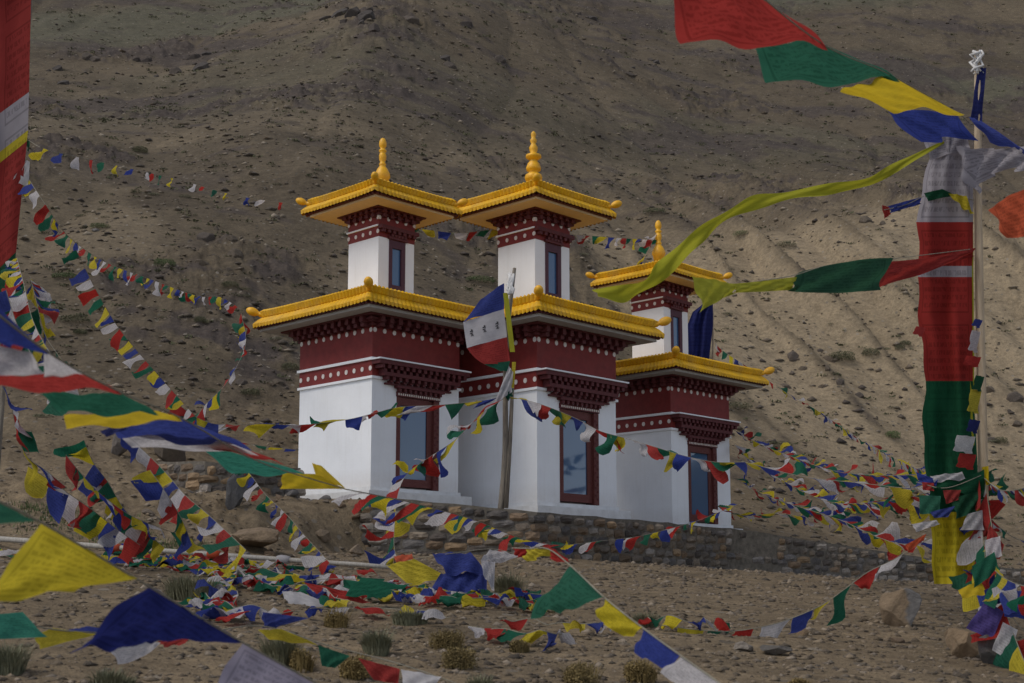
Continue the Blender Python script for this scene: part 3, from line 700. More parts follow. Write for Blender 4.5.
q3 = patch('flag', [(467, 348, YC-.2), (507, 337, YC), (510, 361, YC), (484, 364, YC-.15)], 'red', cm, o0, (10, 6), .05, (1.0, .5), sag=(0, 0, -.06, -.05))
q4 = patch('flag', [(484, 364, YC-.15), (510, 361, YC), (508, 371, YC), (500, 371, YC-.1)], 'green', cm, o0, (6, 4), .05)
patch('edge_ribbon', [(503, 293, YC-.03), (508, 293, YC-.03), (515, 352, YC-.03), (510, 352, YC-.03)], 'lime', cm, o0, (3, 12), .02)
patch('edge_ribbon', [(512, 362, YC-.03), (516, 362, YC-.03), (514, 388, YC-.03), (511, 388, YC-.03)], 'yellow', cm, o0, (3, 8), .05)
# three printed seals on the white flag, 6 mm proud of the cloth
sf = patch_fn([(463, 322, YC-.15), (504, 309, YC), (507, 337, YC), (467, 348, YC-.2)], .03, (1.0, .5))
sgn = -1 if sf.normal[1] > 0 else 1
ink = plain('printing_ink', (.03, .03, .035), .9)
for cu in (.17, .48, .80):
    V_ = []; F_ = []
    for (du, dv, hu, hv) in [(-.035, -.10, .05, .035), (.03, -.11, .02, .09), (-.03, .02, .065, .03), (.0, .10, .045, .03), (0, .17, .075, .022), (-.005, -.18, .018, .05)]:
        n_ = len(V_)
        for a_, b_ in ((-1, -1), (1, -1), (1, 1), (-1, 1)): V_.append(sf(cu+du*.6+a_*hu*.5, .5+dv*.62+b_*hv*.6, sgn*.012) - o0)
        F_.append((n_, n_+1, n_+2, n_+3))
    mesh_obj('printed_seal', V_, F_, ink, q2)
patch('white_scarf', [(509, 366, YC-.05), (513, 372, YC-.05), (512, 392, YC-.08), (494, 404, YC-.15)], 'plainwhite', cm, o0, (7, 10), .12)
mb = MB()
for k_ in range(8):
    a = [p - Vector(o0) for p in (W(503+k_*.8, 391+random.uniform(-3,3), 32.05), W(508, 396+random.uniform(-4,4), 31.95), W(512, 393+random.uniform(-4,5), 32.1))]; mb.tube(a, .035, 5)
mb.build('cloth_wrapping', CL['green'], cm, True)
mb = MB()
for k_ in range(6):
    a = [W(511+random.uniform(-4,3), 274+q*5, 32.1-.05*q) - Vector(o0) for q in range(5)]; mb.tube(a, .035, 5)
mb.build('scarf_knot', M['knot'], cm, True)

# pole with a dark blue banner behind the far shrine
tb = W(712, 470, 49.0); tb.z = Hs(tb.x, tb.y)
tm = flag_mast('prayer_flag_pole', 'far pole with a dark blue banner beside the farthest shrine', tb - Vector((0,0,.3)), W(713, 296, 49.0), .05, .035, M['palewood'])
banner(tm, [(303, 705, 713, 'navy'), (312, 695, 713, 'navy'), (326, 689, 713, 'navy'), (360, 685, 709, 'navy'), (392, 690, 708, 'navy')], 48.8, .22, uvr=(1, 2))

# ------------------------------------------------------------------ strings of small flags
FAR = 'prayer flag strings tied to the roofs'; MID = 'prayer flag strings over the slope'; LOW = 'prayer flag strings lying on the gravel'
flag_string('sparse string from the left pole down to the roof corner of the leftmost shrine', [(28,178,YL),(45,204,19),(68,236,21.5),(105,262,25),(150,279,29),(197,296,33),(220,297,35),(241,309,37)], .27, .30, .20, (-.5,.1,0), 4, group=FAR)
flag_string('thin high string from the left edge across to the upper roof of the leftmost shrine', [(28,140,YL),(48,150,19),(97,161,23),(132,169,26),(180,180,30),(238,196,34),(293,204,36.5)], .24, .24, .75, (-.5,0,0), 3, group=FAR)
flag_string('string sagging behind the upper towers of the three shrines', [(398,226,38.6),(430,230,39),(460,233,39.2),(497,230,39.3),(535,236,39.6),(575,235,40),(620,238,42),(657,240,43.9)], .36, .34, .08, (-.6,0,0), 2, group=FAR)
flag_string('short bunched string below the finial of the farthest shrine', [(657,234,43.8),(650,246,43.6),(645,256,43.4),(641,268,43.2)], .30, .45, .02, (-1.2,0,0), 1, group=FAR)
flag_string('steep string of evenly spaced flags down the left slope to the heap of cloth', [(76,250,21),(84,266,21.5),(97,292,22.4),(120,330,24),(152,368,26),(185,405,28),(197,418,29)], .27, .34, .07, (-1.2,.1,0), 3, lively=.6)
flag_string('outer of two crowded strings coming down the left pole', [(17,258,YL-.2),(24,285,16.6),(32,318,16),(45,345,15.2),(62,368,14.5)], 0.26, 0.34, -0.06, (-.7,0,0), 4)
flag_string('inner of two crowded strings coming down the left pole', [(30,276,YL-.2),(36,300,16.8),(44,332,16.4),(56,352,16),(72,372,15.5)], 0.26, 0.34, -0.06, (.4,0,0), 2)
flag_string('tangled string from the left edge down past the yellow bundle', [(2,385,15.5),(11,404,15.6),(17,432,15.8),(27,457,16),(45,470,16.2),(66,487,16.4)], 0.26, 0.36, -0.08, (.6,0,0), 0)
flag_string('crowded string running to the middle of the fallen pole', [(84,440,18.5),(93,462,18.7),(108,482,18.9),(122,506,19),(140,527,19.2),(165,548,19.5)], .31, .40, -.08, (-.7,0,0), 3)
flag_string('dense string from the yellow bundle to the left part of the fallen pole', [(28,466,16.6),(52,482,16.9),(75,498,17.3),(95,512,17.8),(118,530,18.4),(140,545,19)], .34, .42, -.08, (-.5,0,0), 4)
flag_string('string crossing the bare slope below the dry stone wall', [(122,432,21),(145,452,21),(165,472,20.6),(185,495,20),(205,512,19.4),(225,530,18.8),(246,550,18)], 0.36, 0.42, -0.02, (-.9,0,0), 0)
flag_string('string hanging past the left end of the stone wall', [(238,460,27),(253,478,26),(265,494,25),(287,515,23.5),(304,535,22),(330,563,19.5)], .27, .32, .14, (-.8,0,0), 2)
flag_string('string hanging from the eaves corner down to the heap of cloth at left', [(241,313,37),(246,340,35),(238,364,33.5),(224,386,32),(206,404,30.5),(196,418,29.5)], .50, .5, .08, (-.4,0,0), 2, group=FAR)
flag_string('string stretched across the white wall of the leftmost shrine to the wooden pole', [(196,418,29.5),(215,428,29.6),(240,425,30),(265,424,30.2),(300,425,30.6),(345,420,31),(375,413,31.3),(400,407,31.5),(440,405,31.8),(480,401,32),(506,396,32.1)], .50, .44, -.08, (-1.0,0,.25), 0, lively=1.4)
flag_string('short low string in front of the left corner of the leftmost shrine', [(200,432,28.5),(230,440,29),(262,446,29.5),(299,450,30.5)], .36, .22, .12, (-1,0,.2), 0)
flag_string('heap of flags caught where the strings meet left of the shrines', [(176,402,28.6),(188,412,28.8),(200,419,29),(215,424,29.2),(230,424,29.4)], .34, .50, -.12, (-.3,0,0), 2, lively=1.3)
flag_string('string falling from the wooden pole to the ground beside the wall end', [(506,397,32),(480,415,31),(455,440,29.6),(428,458,28.4),(407,474,27.4),(398,494,26.6),(395,518,25.5),(394,545,24),(398,562,22.5)], .56, .56, -.12, (-.8,0,0), 2, lively=1.3)
flag_string('string from the wooden pole across the middle and farthest shrines', [(507,396,32),(540,404,31.4),(575,418,30.8),(600,431,30.3),(625,438,29.8),(655,447,29.2),(685,456,28.5),(715,462,27.8),(745,462,27)], .50, .52, -.14, (.5,0,0), 4, lively=1.5)
flag_string('string from the shrine corner across to the right-hand banner pole', [(745,462,27),(800,476,24),(860,483,20),(915,488,17),(974,478,YP)], .50, .46, .10, (1.9,0,.3), 4, lively=1.3)
flag_string('string beside the dark blue banner behind the farthest shrine', [(713,340,48.9),(722,350,48.6),(740,362,48),(757,373,47),(773,384,46.4)], .34, .32, .06, (.2,0,0), 1, group=FAR)
flag_string('long string from the farthest shrine roof corner down over the pale hillside', [(777,386,46),(790,395,45),(820,412,42),(850,433,38),(880,450,33),(915,468,26),(962,476,YP+.4)], .40, .34, .22, (.7,0,0), 3, group=FAR)
flag_string('highest string from the corner of the farthest shrine wall to the banner pole', [(734,430,44),(760,444,41),(790,456,37),(830,470,31),(870,475,25),(920,475,19),(968,477,YP+.1)], .50, .46, .10, (1.9,0,.3), 0, lively=1.3)
flag_string('second string fanning out from the farthest shrine to the banner pole', [(734,444,44),(752,463,41),(775,476,38),(800,490,34),(830,502,29),(865,503,24),(905,498,19),(945,488,YP+.3)], .50, .46, .10, (1.9,0,.3), 1, lively=1.3)
flag_string('third string fanning out low over the gravel behind the wall', [(735,478,43),(755,490,40),(775,499,37),(800,507,33),(840,520,27),(880,538,20),(910,544,17),(945,531,YP+.2)], .50, .46, .10, (1.9,0,.3), 3, lively=1.3)
flag_string('lowest string fanning out from the base of the farthest shrine', [(722,510,43),(745,516,41),(775,513,38),(805,516,35),(840,508,31),(880,500,25),(930,496,18),(966,490,YP+.1)], .50, .46, .10, (1.9,0,.3), 2, lively=1.3)
flag_string('string dipping from the banner pole to the gravel in front of the wall', [(953,528,YP),(925,541,YP+.1),(893,560,YP+.2),(868,572,YP+.3),(845,589,YP+.2),(822,605,YP),(795,617,YP-.1),(770,625,YP-.2),(735,631,YP-.3),(700,630,YP-.4),(660,625,YP-.4)], .30, .28, .06, (-.5,0,0), 4)
flag_string('string of flags running in the wind in front of the long stone wall', [(345,489,9.5),(400,500,12),(440,510,14),(480,522,17),(520,538,20),(560,545,22),(600,541,24),(640,536,26),(680,526,28),(705,518,30),(738,504,34)], .40, .32, .10, (-1.2,0,.25), 1, tail=.6)
flag_string('string hanging down the foot of the banner pole to the lower right corner', [(984,474,YP-.12),(990,515,YP-.3),(996,555,YP-.6),(1001,595,YP-1.0),(1014,635,YP-1.5),(1034,685,YP-2)], .34, .40, -.02, (-.45,0,0), 1, lively=.8)
flag_string('second bundle of flags sliding down beside the banner pole', [(978,470,YP-.12),(981,505,YP-.2),(983,540,YP-.3),(986,575,YP-.4),(985,606,YP-.5)], .24, .36, -.04, (-.5,0,0), 2)
flag_string('thick bright string leaving the banner pole toward the right edge', [(984,478,YP-.15),(1000,490,13),(1024,488,11.5),(1060,472,9.5)], .22, .16, -.04, (.6,0,.2), 4, lively=.7)
flag_string('small string from the banner pole to the right edge above the rocks', [(984,512,YP),(1003,530,14.6),(1020,540,15),(1050,545,16)], .22, .24, .06, (.5,0,0), 1)
flag_string('short string from the banner pole into the lower right corner', [(986,560,YP-.2),(1000,575,13),(1020,585,12),(1050,590,11)], .30, .34, .02, (-.3,0,0), 0)

flag_string('string of flags sagging from the yellow bundle toward the grass patch', [(66,455,18),(78,470,18.2),(98,492,18.5),(128,514,19),(160,528,19.6),(196,540,20.5)], .28, .34, -.04, (.2,0,0), 2)
flag_string('short string dropping from the big streaming flags onto the fallen pole', [(150,470,19),(168,496,19),(182,520,19.2),(192,545,19.5)], .32, .40, -.10, (-.8,0,0), 4)
flag_string('third string coming down the left edge behind the blue flag', [(6,290,15),(16,322,15),(30,352,14.8),(50,378,14.5),(78,402,14)], .30, .36, -.06, (-.6,0,0), 0)
# strings lying on the gravel
def gp(*pts): return [G(x, y) for x, y in pts]
flag_string('flags strewn along the fallen pole', gp((-6,556),(60,560),(110,564),(170,569),(230,577),(300,584),(385,589)), .34, .60, -.04, (-.4,-.8,0), 3, ground='drape', group=LOW)
flag_string('flags draped over the far side of the fallen pole', gp((120,552),(165,557),(215,563),(262,569),(310,574),(375,578)), .30, .40, .02, (.3,-.8,0), 0, ground='drape', group=LOW)
flag_string('crumpled pile of flags stacked down the gravel left of centre', gp((226,572),(236,585),(230,598),(238,608),(232,618),(250,628)), .17, .50, -.02, (-1.2,-.4,0), 2, ground='drape', group=LOW)
flag_string('long crumpled string lying across the middle of the gravel', gp((240,582),(290,592),(345,599),(400,602),(440,607),(480,609),(520,611),(556,611)), .30, .50, -.05, (-.2,-.9,0), 1, ground='drape', group=LOW)
flag_string('second crumpled string lying just behind the first one', gp((250,575),(300,583),(350,590),(405,596),(450,602),(500,603),(542,604)), .30, .50, -.04, (.4,-.8,0), 2, ground='drape', group=LOW)
flag_string('flags lying in front of the blue cloth bundle', gp((395,596),(430,599),(470,602),(505,605),(530,598)), .30, .34, -.03, (.3,-.9,0), 3, ground='drape', group=LOW)
flag_string('flat flags lying on the near gravel left of the ochre shrubs', gp((468,640),(495,642),(520,644),(545,648),(566,647)), .26, .28, -.03, (-.2,-.9,0), 1, ground='drape', group=LOW)
flag_string('flags lying on the gravel under the flying green flag', gp((505,632),(530,634),(560,637),(600,636),(628,632)), .25, .25, .02, (-.2,-.9,0), 2, ground='drape', group=LOW)
flag_string('short string of flags on the gravel between two grey bushes', gp((310,620),(345,619),(380,618),(420,622),(450,630)), .22, .26, .06, (-.2,-.9,0), 0, ground='drape', group=LOW)
flag_string('loose flags scattered at the right foot of the slope', gp((648,628),(675,632),(702,634),(730,634)), .24, .24, .03, (-.4,-.9,0), 2, ground='drape', group=LOW)

flag_string('heap of flags at the foot of the crowded strings by the fallen pole', gp((118,556),(150,560),(186,566),(222,571),(250,577)), .34, .60, -.08, (-.3,-.8,0), 0, ground='drape', group=LOW)
flag_string('heap of flags lying between the fallen pole and the white cloth', gp((232,588),(262,592),(290,598),(318,603),(352,612)), .26, .46, -.06, (.2,-.8,0), 4, ground='drape', group=LOW)
flag_string('third row of crumpled flags near the blue cloth bundle', gp((330,584),(372,590),(410,593),(446,604),(500,607),(548,616)), .28, .48, -.05, (-.3,-.8,0), 2, ground='drape', group=LOW)
flag_string('loose flags on the gravel under the stacked pile at left', gp((205,606),(226,618),(262,624),(300,622)), .20, .36, -.02, (-.6,-.6,0), 3, ground='drape', group=LOW)
# ------------------------------------------------------------------ big flags close to the camera
NEAR = 'large prayer flags blowing close to the camera'
big_string('big string of streaming flags from the left edge to the wall end', [(-60,268,3.7),(48,352,4.4),(120,392,5.2),(185,420,6),(260,462,7.5),(345,489,9.5)], [
    dict(c='blue', p=[(-50,262,3.8),(47,353,4.4),(8,346,4.4),(-50,334,4.0)], billow=.12),
    dict(c='white', p=[(-40,338,4.2),(30,352,4.4),(44,374,4.5),(-40,378,4.2)], wav=.06),
    dict(c='white', p=[(44,352,4.4),(52,355,4.45),(84,374,4.8),(44,378,4.6)], wav=.03),
    dict(c='red', p=[(-40,376,4.2),(82,373,4.8),(121,393,5.2),(-40,388,4.3)], sag=(0,0,.03,0), wav=.04),
    dict(c='green', p=[(38,391,5.0),(122,393,5.3),(158,414,5.6),(60,412,5.2)], sag=(-.05,0,-.05,0), wav=.05),
    dict(c='gold', p=[(64,415,5.4),(158,410,5.7),(182,420,5.9),(66,429,5.5)], wav=.05, sag=(-.04,0,-.02,0)),
    dict(c='navy', p=[(100,431,5.8),(122,424,5.9),(130,428,5.9),(106,437,5.8)]),
    dict(c='blue', p=[(106,427,5.9),(186,419,6.1),(252,449,7.2),(122,437,6.2)], wav=.05, sag=(.05,0,.05,0)),
    dict(c='white', p=[(120,436,6.2),(205,431,6.6),(258,455,7.4),(132,448,6.3)], wav=.05, sag=(.04,0,.05,0)),
    dict(c='red', p=[(184,437,6.7),(222,440,6.9),(284,464,8),(222,451,7)], wav=.04),
    dict(c='teal', p=[(204,450,7.2),(226,450,7.3),(304,473,8.3),(232,474,7.5)], wav=.06, sag=(.05,0,-.1,0)),
    dict(c='gold', p=[(312,463,9.2),(322,466,9.3),(346,489,9.5),(316,476,9.4)], wav=.03),
    dict(c='gold', p=[(283,473,9.1),(316,474,9.3),(346,489,9.5),(280,489,9.1)], wav=.08)], NEAR)
big_string('big green, yellow, blue and white flags on a string in the lower left corner', [(-40,484,3.5),(40,522,4.0),(135,578,4.6),(240,641,5.3),(340,696,5.9)], [
    dict(c='green', p=[(-45,480,3.6),(36,521,4.0),(-2,524,3.9),(-45,525,3.6)], wav=.04),
    dict(c='yellow', p=[(42,522,4.05),(136,578,4.6),(72,591,4.4),(-38,610,3.9)], wav=.035, sag=(.0,0,.02,.05), billow=.05),
    dict(c='navy', p=[(150,587,4.7),(240,641,5.3),(150,641,5.1),(70,655,4.8)], wav=.05, sag=(0,0,.03,-.05)),
    dict(c='violet', p=[(243,643,5.35),(322,688,5.8),(290,730,5.7),(200,706,5.3)], wav=.04)], NEAR)
big_string('faded string of flags low over the gravel in the lower left corner', [(-20,608,6.2),(45,628,6.6),(105,633,7),(180,637,7.4),(260,626,8.2),(330,646,8.4),(400,664,8.4),(475,690,8.3)], [
    dict(c='teal', p=[(-20,616,6.2),(22,612,6.4),(47,637,6.6),(-20,640,6.2)], wav=.06),
    dict(c='yellow', p=[(34,636,6.6),(52,628,6.7),(98,634,6.9),(40,649,6.6)], wav=.07),
    dict(c='blue', p=[(68,630,6.8),(90,626,6.9),(120,632,7.1),(80,636,6.9)], wav=.05),
    dict(c='white', p=[(104,641,7),(150,638,7.2),(160,643,7.3),(118,664,7)], wav=.06, sag=(0,0,-.12,0)),
    dict(c='red', p=[(158,641,7.3),(190,638,7.5),(184,644,7.5),(164,647,7.3)]),
    dict(c='blue', p=[(263,612,8.3),(308,618,8.6),(275,628,8.4),(262,628,8.3)], wav=.08),
    dict(c='yellow', p=[(258,630,8.2),(282,629,8.3),(318,645,8.4),(270,640,8.3)], wav=.06),
    dict(c='green', p=[(318,645,8.4),(350,656,8.4),(335,668,8.4),(322,666,8.4)], wav=.06),
    dict(c='red', p=[(358,658,8.4),(400,669,8.4),(398,684,8.4),(374,680,8.4)], wav=.07),
    dict(c='plainwhite', p=[(401,669,8.4),(442,677,8.3),(430,690,8.3),(404,690,8.3)], wav=.07)], NEAR)
big_string('green, yellow, blue and white flags on a slanting string low at centre', [(512,548,8.95),(530,548.5,8.6),(548,549,8),(571,566,7),(605,598,6.5),(643,628,6.2),(680,655,5.9),(735,694,5.6)], [
    dict(c='red', p=[(513,548,8.9),(530,549,8.7),(522,558,8.8),(516,556,8.9)], wav=.07),
    dict(c='yellow', p=[(526,549,8.7),(550,549,8.1),(556,553,8),(526,561,8.6)], wav=.07),
    dict(c='red', p=[(548,547,8.1),(556,550,7.8),(568,562,7.3),(556,562,7.8)], wav=.07),
    dict(c='green', p=[(570,566,7.05),(606,598,6.5),(562,609,6.7),(530,618,6.9)], wav=.05, sag=(0,0,.03,-.04)),
    dict(c='yellow', p=[(606,598,6.5),(643,628,6.2),(628,637,6.3),(596,616,6.5)], wav=.08, sag=(0,0,-.06,0)),
    dict(c='blue', p=[(644,629,6.2),(681,656,5.9),(668,668,5.9),(634,652,6.1)], wav=.05, sag=(0,0,-.04,0)),
    dict(c='white', p=[(682,656,5.9),(724,686,5.65),(702,704,5.7),(660,672,5.9)], wav=.04)], NEAR)
big_string('red, green, yellow and blue flags streaming from the top of the banner pole', [(736,-24,5),(826,46,6.6),(893,76,8.8),(958,113,12.5),(970,124,YP-.1)], [
    dict(c='red', p=[(668,-26,5.3),(748,-14,5.2),(829,48,6.6),(680,45,6.1)], wav=.045, sag=(0,0,.05,0)),
    dict(c='green', p=[(753,40,6.4),(824,42,6.6),(900,80,9.0),(766,84,7.4)], wav=.035, sag=(0,0,-.04,0)),
    dict(c='gold', p=[(840,92,8.3),(888,75,8.7),(964,114,12.6),(890,109,9.8)], wav=.035, k=(1.3,.7), sag=(.02,0,.05,0)),
    dict(c='blue', p=[(886,109,11.5),(958,112,13.6),(976,140,YP-.1),(916,140,12.8)], wav=.045, k=(1,.6)),
    dict(c='blue', p=[(968,116,YP-.12),(980,121,YP-.12),(1040,158,11.6),(990,142,YP-.5)], wav=.04),
    dict(c='grey', p=[(955,146,YP-.12),(1036,144,12),(1036,172,11.8),(974,196,YP-.14)], wav=.05, k=(3,1.2), sag=(-.03,0,.1,0)),
    dict(c='grey', p=[(922,134,YP-.1),(962,128,YP-.12),(970,148,YP-.13),(930,160,YP-.1)], wav=.07)], NEAR)
big_string('red, green and yellow flags in one line flying left from the banner pole', [(976,248,YP),(972,249,YP-.1),(940,253,13.4),(890,259,12.6),(830,265,11.6),(795,275,11),(760,281,10.7)], [
    dict(c='crimson', p=[(880,262,12.65),(974,248,YP-.08),(973,256,YP-.08),(870,291,12.55)], wav=.03, sag=(-.03,0,.0,0)),
    dict(c='forest', p=[(798,273,11.1),(892,258,12.6),(879,290,12.5),(788,291,11)], wav=.03, sag=(.05,0,-.03,0)),
    dict(c='lime', p=[(735,284,10.5),(796,277,11.1),(794,290,11.1),(733,293,10.5)], wav=.05),
    dict(c='lime', p=[(692,276,10.0),(737,284,10.5),(734,294,10.5),(700,313,10.0)], wav=.06, sag=(.0,0,.03,.05))], NEAR)
big_string('blurred orange red flag at the right edge beside the banner', [(1024,186,8.6),(1060,170,8)], [
    dict(c='orange', p=[(988,210,8.8),(1040,184,8.3),(1040,230,8.3),(1006,238,8.7)], wav=.07, sag=(.06,0,-.06,.05))], NEAR)
big_string('small blue and red pennant tied left of the banner top', [(924,196,YP-.1),(905,205,YP-.3),(884,210,YP-.6)], [
    dict(c='blue', p=[(888,206,YP-.5),(921,197,YP-.1),(921,204,YP-.1),(890,213,YP-.5)], wav=.05),
    dict(c='crimson', p=[(882,205,YP-.6),(889,207,YP-.5),(891,214,YP-.5),(884,219,YP-.6)], wav=.05)], NEAR)
big_string('green and yellow scraps of cloth across the white part of the banner', [(925,197,YP-.15),(938,191,YP-.2),(956,196,YP-.15),(974,200,YP-.1)], [
    dict(c='forest', p=[(924,193,YP-.2),(942,189,YP-.22),(956,195,YP-.18),(928,201,YP-.2)], wav=.08),
    dict(c='yellow', p=[(948,193,YP-.2),(966,196,YP-.18),(974,214,YP-.16),(962,208,YP-.2)], wav=.12)], NEAR)
# bundle of cloth wound round the banner pole
big_string('thick bundle of flags wound round the banner pole at head height', [(916,482,YP-.1),(945,488,YP-.25),(975,478,YP-.2),(986,472,YP-.1)], [
    dict(c='forest', p=[(930,486,YP-.2),(984,470,YP-.15),(986,500,YP-.2),(940,490,YP-.25)], wav=.08),
    dict(c='blue', p=[(916,472,YP-.1),(938,480,YP-.2),(936,486,YP-.2),(918,480,YP-.12)], wav=.06),
    dict(c='white', p=[(930,476,YP-.15),(962,472,YP-.22),(966,479,YP-.22),(934,482,YP-.2)], wav=.1),
    dict(c='red', p=[(922,482,YP-.15),(934,483,YP-.2),(934,491,YP-.2),(923,490,YP-.15)], wav=.08),
    dict(c='green', p=[(919,495,YP-.12),(941,496,YP-.22),(939,514,YP-.25),(920,514,YP-.15)], wav=.07),
    dict(c='crimson', p=[(943,490,YP-.24),(961,490,YP-.26),(958,500,YP-.28),(946,504,YP-.26)], wav=.08),
    dict(c='blue', p=[(930,512,YP-.25),(955,506,YP-.28),(948,517,YP-.3),(934,518,YP-.26)], wav=.08),
    dict(c='forest', p=[(952,498,YP-.28),(984,490,YP-.2),(976,512,YP-.25),(956,519,YP-.3)], wav=.1),
    dict(c='gold', p=[(982,467,YP-.15),(988,466,YP-.12),(990,484,YP-.15),(984,486,YP-.16)], wav=.08),
    dict(c='white', p=[(912,524,YP-.3),(936,520,YP-.28),(940,524,YP-.28),(916,532,YP-.32)], wav=.08),
    dict(c='white', p=[(968,514,YP-.3),(982,510,YP-.25),(984,530,YP-.28),(960,530,YP-.34)], wav=.06),
    dict(c='crimson', p=[(982,512,YP-.24),(992,520,YP-.22),(994,535,YP-.24),(968,540,YP-.3)], wav=.08),
    dict(c='orange', p=[(905,545,YP-.4),(926,534,YP-.34),(924,540,YP-.34),(908,552,YP-.4)], wav=.06)], MID)
Q = YP-1.2
big_string('bunch of violet, white, blue and red flags at the foot of the banner pole', [(984,540,YP-.4),(988,580,YP-.8),(1000,596,Q),(1016,622,Q-.2),(1032,640,Q-.3)], [
    dict(c='green', p=[(972,566,Q+.3),(994,552,Q+.4),(1000,570,Q+.3),(974,588,Q+.2)], wav=.06),
    dict(c='gold', p=[(958,590,Q+.2),(980,580,Q+.3),(988,594,Q+.2),(962,598,Q+.1)], wav=.05),
    dict(c='navy', p=[(984,590,Q+.1),(1000,584,Q+.1),(1002,602,Q),(988,608,Q)], wav=.06),
    dict(c='blueviolet', p=[(986,600,Q),(1004,612,Q-.1),(992,640,Q-.1),(966,628,Q)], wav=.05),
    dict(c='white', p=[(1003,622,Q-.2),(1018,630,Q-.3),(1008,660,Q-.3),(992,650,Q-.2)], wav=.06),
    dict(c='blue', p=[(1008,592,Q-.1),(1034,590,Q-.2),(1032,620,Q-.3),(1004,616,Q-.2)], wav=.06),
    dict(c='red', p=[(1014,642,Q-.3),(1036,636,Q-.4),(1034,674,Q-.4),(1008,668,Q-.3)], wav=.06),
    dict(c='white', p=[(985,540,Q+.6),(1000,536,Q+.6),(1002,556,Q+.5),(986,560,Q+.5)], wav=.06),
    dict(c='crimson', p=[(990,524,Q+.7),(1004,545,Q+.6),(1000,560,Q+.5),(984,548,Q+.6)], wav=.07),
    dict(c='yellow', p=[(996,566,Q+.3),(1010,586,Q+.1),(1006,600,Q),(994,584,Q+.1)], wav=.07)], MID)
# heaps of larger cloth on the gravel
def gz(px, py, up=0.0):
    return G(px, py).y
YB = gz(455, 600)
big_string('bundle of big blue, yellow and white cloths piled by the wall end', [(386,566,YB),(420,558,YB),(455,553,YB-.1),(492,549,YB),(522,556,YB)], [
    dict(c='yellow', p=[(386,565,YB),(414,559,YB-.1),(449,577,YB-.2),(410,586,YB-.2)], wav=.08),
    dict(c='orange', p=[(394,556,YB+.1),(412,554,YB+.1),(414,562,YB),(396,563,YB)], wav=.1),
    dict(c='blue', p=[(432,553,YB-.1),(470,553,YB),(490,573,YB-.2),(446,574,YB-.3)], wav=.10),
    dict(c='blue', p=[(441,573,YB-.2),(487,572,YB-.1),(487,598,YB-.5),(424,597,YB-.6)], wav=.08, k=(3,.6)),
    dict(c='white', p=[(490,549,YB),(522,556,YB),(496,563,YB-.2),(481,560,YB-.2)], wav=.08),
    dict(c='white', p=[(481,560,YB-.2),(495,562,YB-.2),(494,592,YB-.5),(483,574,YB-.4)], wav=.08)], LOW)
YR = gz(350, 606)
big_string('red, green and white cloths blowing low over the flag heap', [(284,590,YR),(305,581,YR),(350,579,YR),(412,584,YR)], [
    dict(c='red', p=[(304,582,YR),(346,591,YR-.1),(372,603,YR-.2),(320,598,YR-.1)], wav=.08),
    dict(c='green', p=[(345,596,YR-.2),(362,578,YR),(410,585,YR-.1),(372,597,YR-.2)], wav=.08, sag=(.08,0,0,0)),
    dict(c='plainwhite', p=[(282,591,YR-.2),(300,592,YR-.2),(338,607,YR-.3),(290,617,YR-.4)], wav=.06),
    dict(c='navy', p=[(262,612,YR-.5),(276,610,YR-.4),(306,619,YR-.6),(264,628,YR-.7)], wav=.08)], LOW)
# the long lime scarf
def ribbon(root, path, color, name='scarf', twist=2.0):
    C, s = arclen(spline([np.array(W(x, y, d)) for x, y, d, _ in path], 9)); wl = np.array([p[3] for p in path]); o_ = np.array(root.location)
    Gr = []
    for i in range(len(C)):
        t = C[min(i+1, len(C)-1)]-C[max(i-1, 0)]; t /= np.linalg.norm(t); f_ = i/(len(C)-1); hw = np.interp(f_*(len(wl)-1), range(len(wl)), wl)
        up = np.array([0, 0, 1.0]); up -= t*up.dot(t); up /= np.linalg.norm(up); sd = np.cross(t, up); th = .9*math.sin(f_*6.28*twist)
        dv = up*math.cos(th)+sd*math.sin(th); Gr.append([C[i] + dv*hw*q + sd*.25*hw*math.sin(q*4+f_*30) for q in np.linspace(-1, 1, 7)])
    return cloth_grid(name, np.array(Gr).transpose(1, 0, 2), color, root, o_, (1, 1))
sr = empty('long_scarf', tuple(W(942, 143, YP-.1))); tag(sr, 'long lime yellow scarf streaming from the banner pole past the farthest roof', 'scarf')
ribbon(sr, [(944,142,YP-.1,.015),(905,162,13.6,.05),(870,181,13.2,.055),(830,189,12.9,.06),(785,196,12.6,.07),(745,206,12.3,.075),(712,226,12,.07),(682,251,11.8,.075),(655,277,11.6,.085),(628,293,11.4,.09),(596,293,11.2,.06)], 'lime', twist=3.2)

# ------------------------------------------------------------------ fallen pole
pa, pb = G(-40, 541), G(392, 573); root = empty('fallen_pole', tuple(pa)); tag(root, 'long whitish pole lying on the ground among crumpled flags', 'pole')
mid = [pa.lerp(pb, f_) for f_ in np.linspace(0, 1, 14)]
for p in mid: p.z = max(p.z*.35 + .65*(pa.z*(1-(p-pa).length/(pb-pa).length) + pb.z*(p-pa).length/(pb-pa).length), Hs(p.x, p.y)) + .09
mb = MB(); mb.tube([p - pa for p in mid], [.055-.018*i/13 for i in range(14)], 10); mb.build('shaft', M['whitepole'], root, True)
for i in (3, 5, 8, 10):
    mb = MB(); c = mid[i]-pa; d = (mid[i+1]-mid[i]).normalized(); mb.tube([c-d*.12, c-d*.05, c+d*.04, c+d*.12], [.062, .080, .075, .06], 9); mb.build('cloth_binding', CL['orange' if i < 9 else 'white'], root, True)

